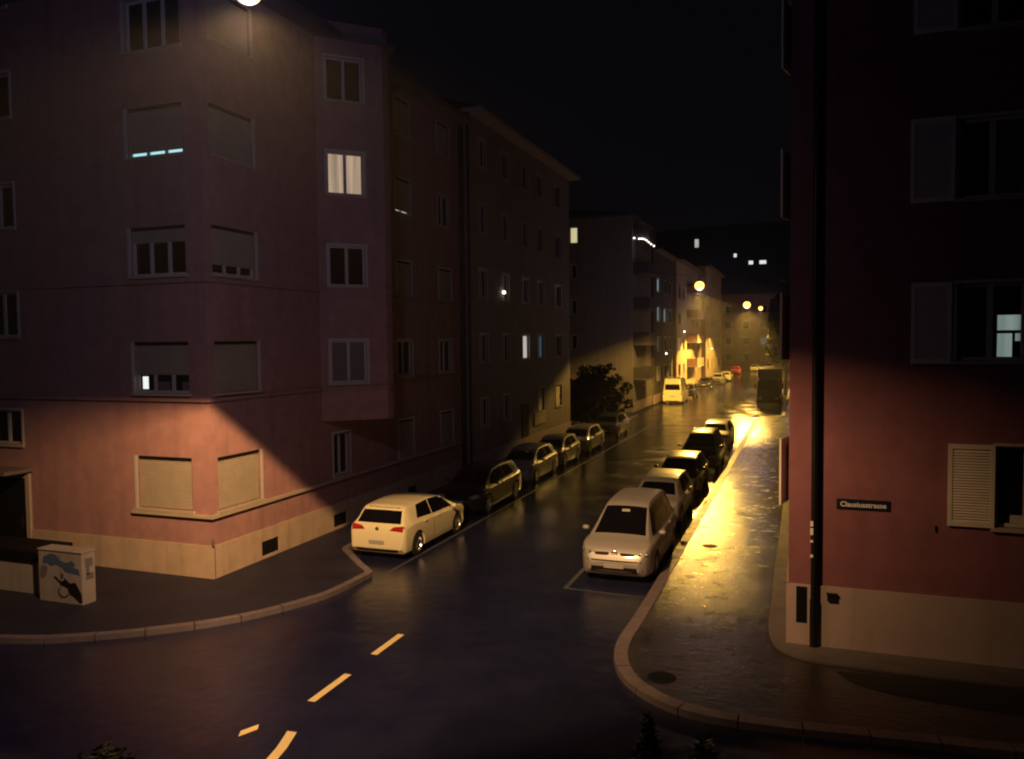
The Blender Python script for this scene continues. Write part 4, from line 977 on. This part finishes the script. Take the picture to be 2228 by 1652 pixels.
car('white car beyond the red car, before the rose house', (-9.0, 163), -1, white, 'hatch', (1, 1, 1), G3)
car('pale car at the foot of the rose house, right of the white one', (-6.4, 165), -1, cream_p, 'mpv', (1, 1, 1), G3)

# lamps and lit panes scattered along the far houses
for (rt_, og, x_, y_, z_) in ((r4, o4, -13.7, 84.6, 4.9), (r5, o5, -13.4, 96.0, 7.3), (r6, o6, -12.9, 121.0, 5.0), (r3, o3, -13.85, 72.6, 9.2)):
    mb = MB(og); mb.cyl((x_, y_, z_), (x_ + .14, y_, z_), .07); mb.build('wall_lamp', M['bulb'], rt_)

# box lorry
root = empty('parked_lorry', (-3.1, 79, 0)); tag(root, 'dark box lorry facing the camera on the right of the far street', 'lorry')
lp = root.location
def bx(nm, a, b, m, bev=.03, par=None):
    o = MB(lp); o.box(a, b); return o.build(nm, m, par or root, bevel=bev)
dkl = paint('lorry_paint', (0.008, 0.009, 0.013))
bx('cargo_box', (-4.2, 80.3, .95), (-1.95, 86.8, 3.45), dkl, .04)
mb = MB(lp); mb.add([(-4.15, 78.0, .45), (-2.05, 78.0, .45), (-2.05, 80.1, .45), (-4.15, 80.1, .45), (-4.15, 77.95, 1.45), (-2.05, 77.95, 1.45), (-4.08, 78.35, 2.55), (-2.12, 78.35, 2.55), (-2.10, 80.1, 2.65), (-4.10, 80.1, 2.65)],
    [(0, 3, 2, 1), (0, 1, 5, 4), (4, 5, 7, 6), (6, 7, 8, 9), (1, 2, 8, 7, 5), (0, 4, 6, 9, 3), (2, 3, 9, 8)]); mb.build('cab', dkl, root, bevel=.05)
mb = MB(lp); mb.add([(-4.0, 77.96, 1.55), (-2.2, 77.96, 1.55), (-2.26, 78.29, 2.42), (-3.94, 78.29, 2.42)], [(0, 1, 2, 3)]); mb.build('windscreen', M['glass'], root)
for x in (-3.95, -2.5):
    mb = MB(lp); mb.cyl((x + .12, 77.93, .8), (x + .12, 78.02, .8), .13, n=16); mb.build('headlight', M['lens'], root)
bx('bumper', (-4.2, 77.85, .35), (-2.0, 78.05, .62), M['black'])
for sx_ in (-4.32, -1.92):
    bx('mirror', (sx_, 78.0, 1.7), (sx_ + .14, 78.1, 2.15), M['black'], .01)
bx('chassis', (-3.8, 79, .55), (-2.35, 86.6, .93), M['black'])
tw, rm = wheel_meshes(.42)
for y in (78.9, 84.9):
    for x, rz_ in ((-4.05, math.pi), (-2.1, 0)):
        wo = bpy.data.objects.new('wheel', tw); C.objects.link(wo); wo.parent = root; wo.location = Vector((x, y, .42)) - lp; wo.rotation_euler = (0, 0, rz_ - math.pi / 2)
        ri = bpy.data.objects.new('rim', rm); C.objects.link(ri); ri.parent = wo

# ------------------------------------------------------------------ trees and shrubs
def tree(label, x, y, h, crown, name='tree', leaf=.16, n=3500, trunk_h=None, seed=1, cone=False):
    """trunk with limbs; crown = list of (cx, cy, cz, rx, rz) lobes filled with leaf clumps"""
    rnd = random.Random(seed); root = empty(name, (x, y, .1)); tag(root, label, 'tree' if name == 'tree' else 'shrub')
    o = root.location; tb = MB(o); th = trunk_h or h * .45
    tb.cyl((x, y, .1), (x + .05, y, th), .13 if not cone else .07, .08 if not cone else .03, 10)
    if not cone:
        for c in crown:
            q = (c[0], c[1], c[2]); m_ = (x * .5 + c[0] * .5, y * .5 + c[1] * .5, th * .6 + c[2] * .4)
            tb.cyl((x + .05, y, th * .9), m_, .07, .045, 7); tb.cyl(m_, q, .045, .015, 7)
    tb.build('trunk', M['bark'], root)
    lf = MB(o)
    tot = sum(c[3] * c[3] * c[4] for c in crown)
    for c in crown:
        for _ in range(int(n * c[3] * c[3] * c[4] / tot)):
            while True:
                p = Vector((rnd.uniform(-1, 1), rnd.uniform(-1, 1), rnd.uniform(-1, 1)))
                if .25 < p.length < 1 + rnd.uniform(-.15, .12): break
            if cone:
                k = (1 - p.z) / 2; k = k ** .7; p.x *= k; p.y *= k
            q = Vector((c[0] + p.x * c[3], c[1] + p.y * c[3], c[2] + p.z * c[4]))
            d = Vector((rnd.gauss(0, 1), rnd.gauss(0, 1), rnd.gauss(0, .7))).normalized(); e = d.orthogonal().normalized(); e.rotate(Matrix.Rotation(rnd.uniform(0, 6.3), 3, d))
            s_ = leaf * rnd.uniform(.6, 1.3); f2 = d * s_ * (1 if not cone else 1.4); g2 = e * s_ * (.45 if not cone else .22)
            lf.add([q - f2, q + g2, q + f2, q - g2], [(0, 1, 2, 3)])
    lf.build('crown', M['leaf'], root)
    return root
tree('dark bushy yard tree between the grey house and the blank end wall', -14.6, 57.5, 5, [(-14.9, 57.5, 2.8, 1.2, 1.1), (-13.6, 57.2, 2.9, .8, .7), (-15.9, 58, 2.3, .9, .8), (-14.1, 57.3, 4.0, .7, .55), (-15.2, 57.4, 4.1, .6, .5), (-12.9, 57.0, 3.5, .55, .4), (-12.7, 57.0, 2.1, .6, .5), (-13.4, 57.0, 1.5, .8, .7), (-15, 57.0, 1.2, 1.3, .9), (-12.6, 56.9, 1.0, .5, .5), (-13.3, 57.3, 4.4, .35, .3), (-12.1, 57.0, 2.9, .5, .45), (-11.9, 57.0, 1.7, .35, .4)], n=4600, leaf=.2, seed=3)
tree('tall dark tree above the box lorry at the right of the far street', -1.9, 93, 13, [(-1.9, 93, 8, 1.9, 3.0), (-2.4, 92.5, 5.6, 1.6, 2.0), (-1.5, 93, 10.8, 1.3, 2.2), (-2.6, 93, 10, 1.0, 1.6)], n=5200, leaf=.28, seed=5, trunk_h=4)
GS = None
tree('pointed dark conifer tip, taller of the two at the bottom of the view', -1.11, 6.0, 3.2, [(-1.11, 6.0, 2.47, .46, .94)], 'conifer_shrub', .045, 6500, 2.9, 11, cone=True)
tree('short dark conifer tip, right of the taller one', -.70, 6.0, 3.0, [(-.72, 6.0, 2.46, .42, .84), (-.66, 6.02, 2.42, .3, .90)], 'conifer_shrub', .045, 5200, 2.6, 12, cone=True)
tree('dark leafy shrub top at the bottom left of the view', -7.3, 6.6, 2.2, [(-7.35, 6.6, 1.2, .45, .6), (-7.15, 6.5, 1.55, .18, .38)], 'leafy_shrub', .06, 1500, 1.2, 13)

# ------------------------------------------------------------------ far hillside with a few lit windows
mb = MB(); n_ = 24; P = []; fs = []
for i in range(n_ + 1):
    x = -260 + 520 * i / n_
    for j, (y, z) in enumerate(((215, -1), (245, 14 + 2 * math.sin(i * .9)), (330, 50 + 2 * math.sin(i * .6 + 1)), (450, 63 + 3 * math.sin(i * .45)), (700, 80))): P.append((x, y, z))
for i in range(n_):
    for j in range(4): a = i * 5 + j; fs.append((a, a + 5, a + 6, a + 1))
mb.add(P, fs); o = struct('hill', mb, M['hill'], smooth=80, fix=True)
def far_house(px, py, Y, w_, h_, m_, label):
    d = fw + rt * ((px - CX) / F) - up * ((py - CY) / F); p = Vector((0, 0, CAMH)) + d * (Y / d.y)
    root = empty('hillside_house', (p.x, p.y, p.z - 5)); tag(root, label, 'house'); o = root.location
    mb = MB(o); mb.box((p.x - 3.4, Y, p.z - 14), (p.x + 3.4, Y + 9, p.z + 2.2)); mb.build('wall', M['dark'], root)
    mb = MB(o); mb.add([(p.x - 3.9, Y - .5, p.z + 2.2), (p.x + 3.9, Y - .5, p.z + 2.2), (p.x + 3.9, Y + 9.5, p.z + 2.2), (p.x - 3.9, Y + 9.5, p.z + 2.2), (p.x, Y - .5, p.z + 4.4), (p.x, Y + 9.5, p.z + 4.4)], [(0, 1, 4), (1, 2, 5, 4), (2, 3, 5), (3, 0, 4, 5), (0, 3, 2, 1)]); mb.build('roof', M['roof'], root)
    for (ax, wx_) in m_:
        mb = MB(o); mb.box((p.x + ax, Y - .08, p.z - h_ / 2), (p.x + ax + wx_, Y - .01, p.z + h_ / 2)); mb.build('window', M['litp'] if h_ > 1.5 else M['litw'], root)
far_house(1516, 530, 260, 1, 2.6, [(-.6, 1.2)], 'hillside house with one tall lit window above the street lamp')
far_house(1648, 571, 262, 1, 1.1, [(-2.6, 1.3), (.6, 2.0)], 'hillside house with a dim and a brighter low window, right of the far lamps')
far_house(1600, 556, 276, 1, 1.15, [(-.5, .9)], 'hillside house with one faint window, highest above the far lamps')

# ------------------------------------------------------------------ thin haze added to imitate lens bloom round the lamps
if True:
    mb = MB(); mb.box((-280, -60, -3), (280, 720, 128)); hz = mb.build('haze', None); hz['kind'] = 'stuff'
    hm = bpy.data.materials.new('bloom_haze'); hm.use_nodes = True; hn = hm.node_tree; hn.nodes.clear()
    ho = hn.nodes.new('ShaderNodeOutputMaterial'); hv = hn.nodes.new('ShaderNodeVolumePrincipled')
    hv.inputs['Color'].default_value = (.9, .9, .95, 1); hv.inputs['Density'].default_value = 0.0006; hv.inputs['Anisotropy'].default_value = 0.75
    hn.links.new(hv.outputs[0], ho.inputs['Volume']); hz.data.materials.append(hm)
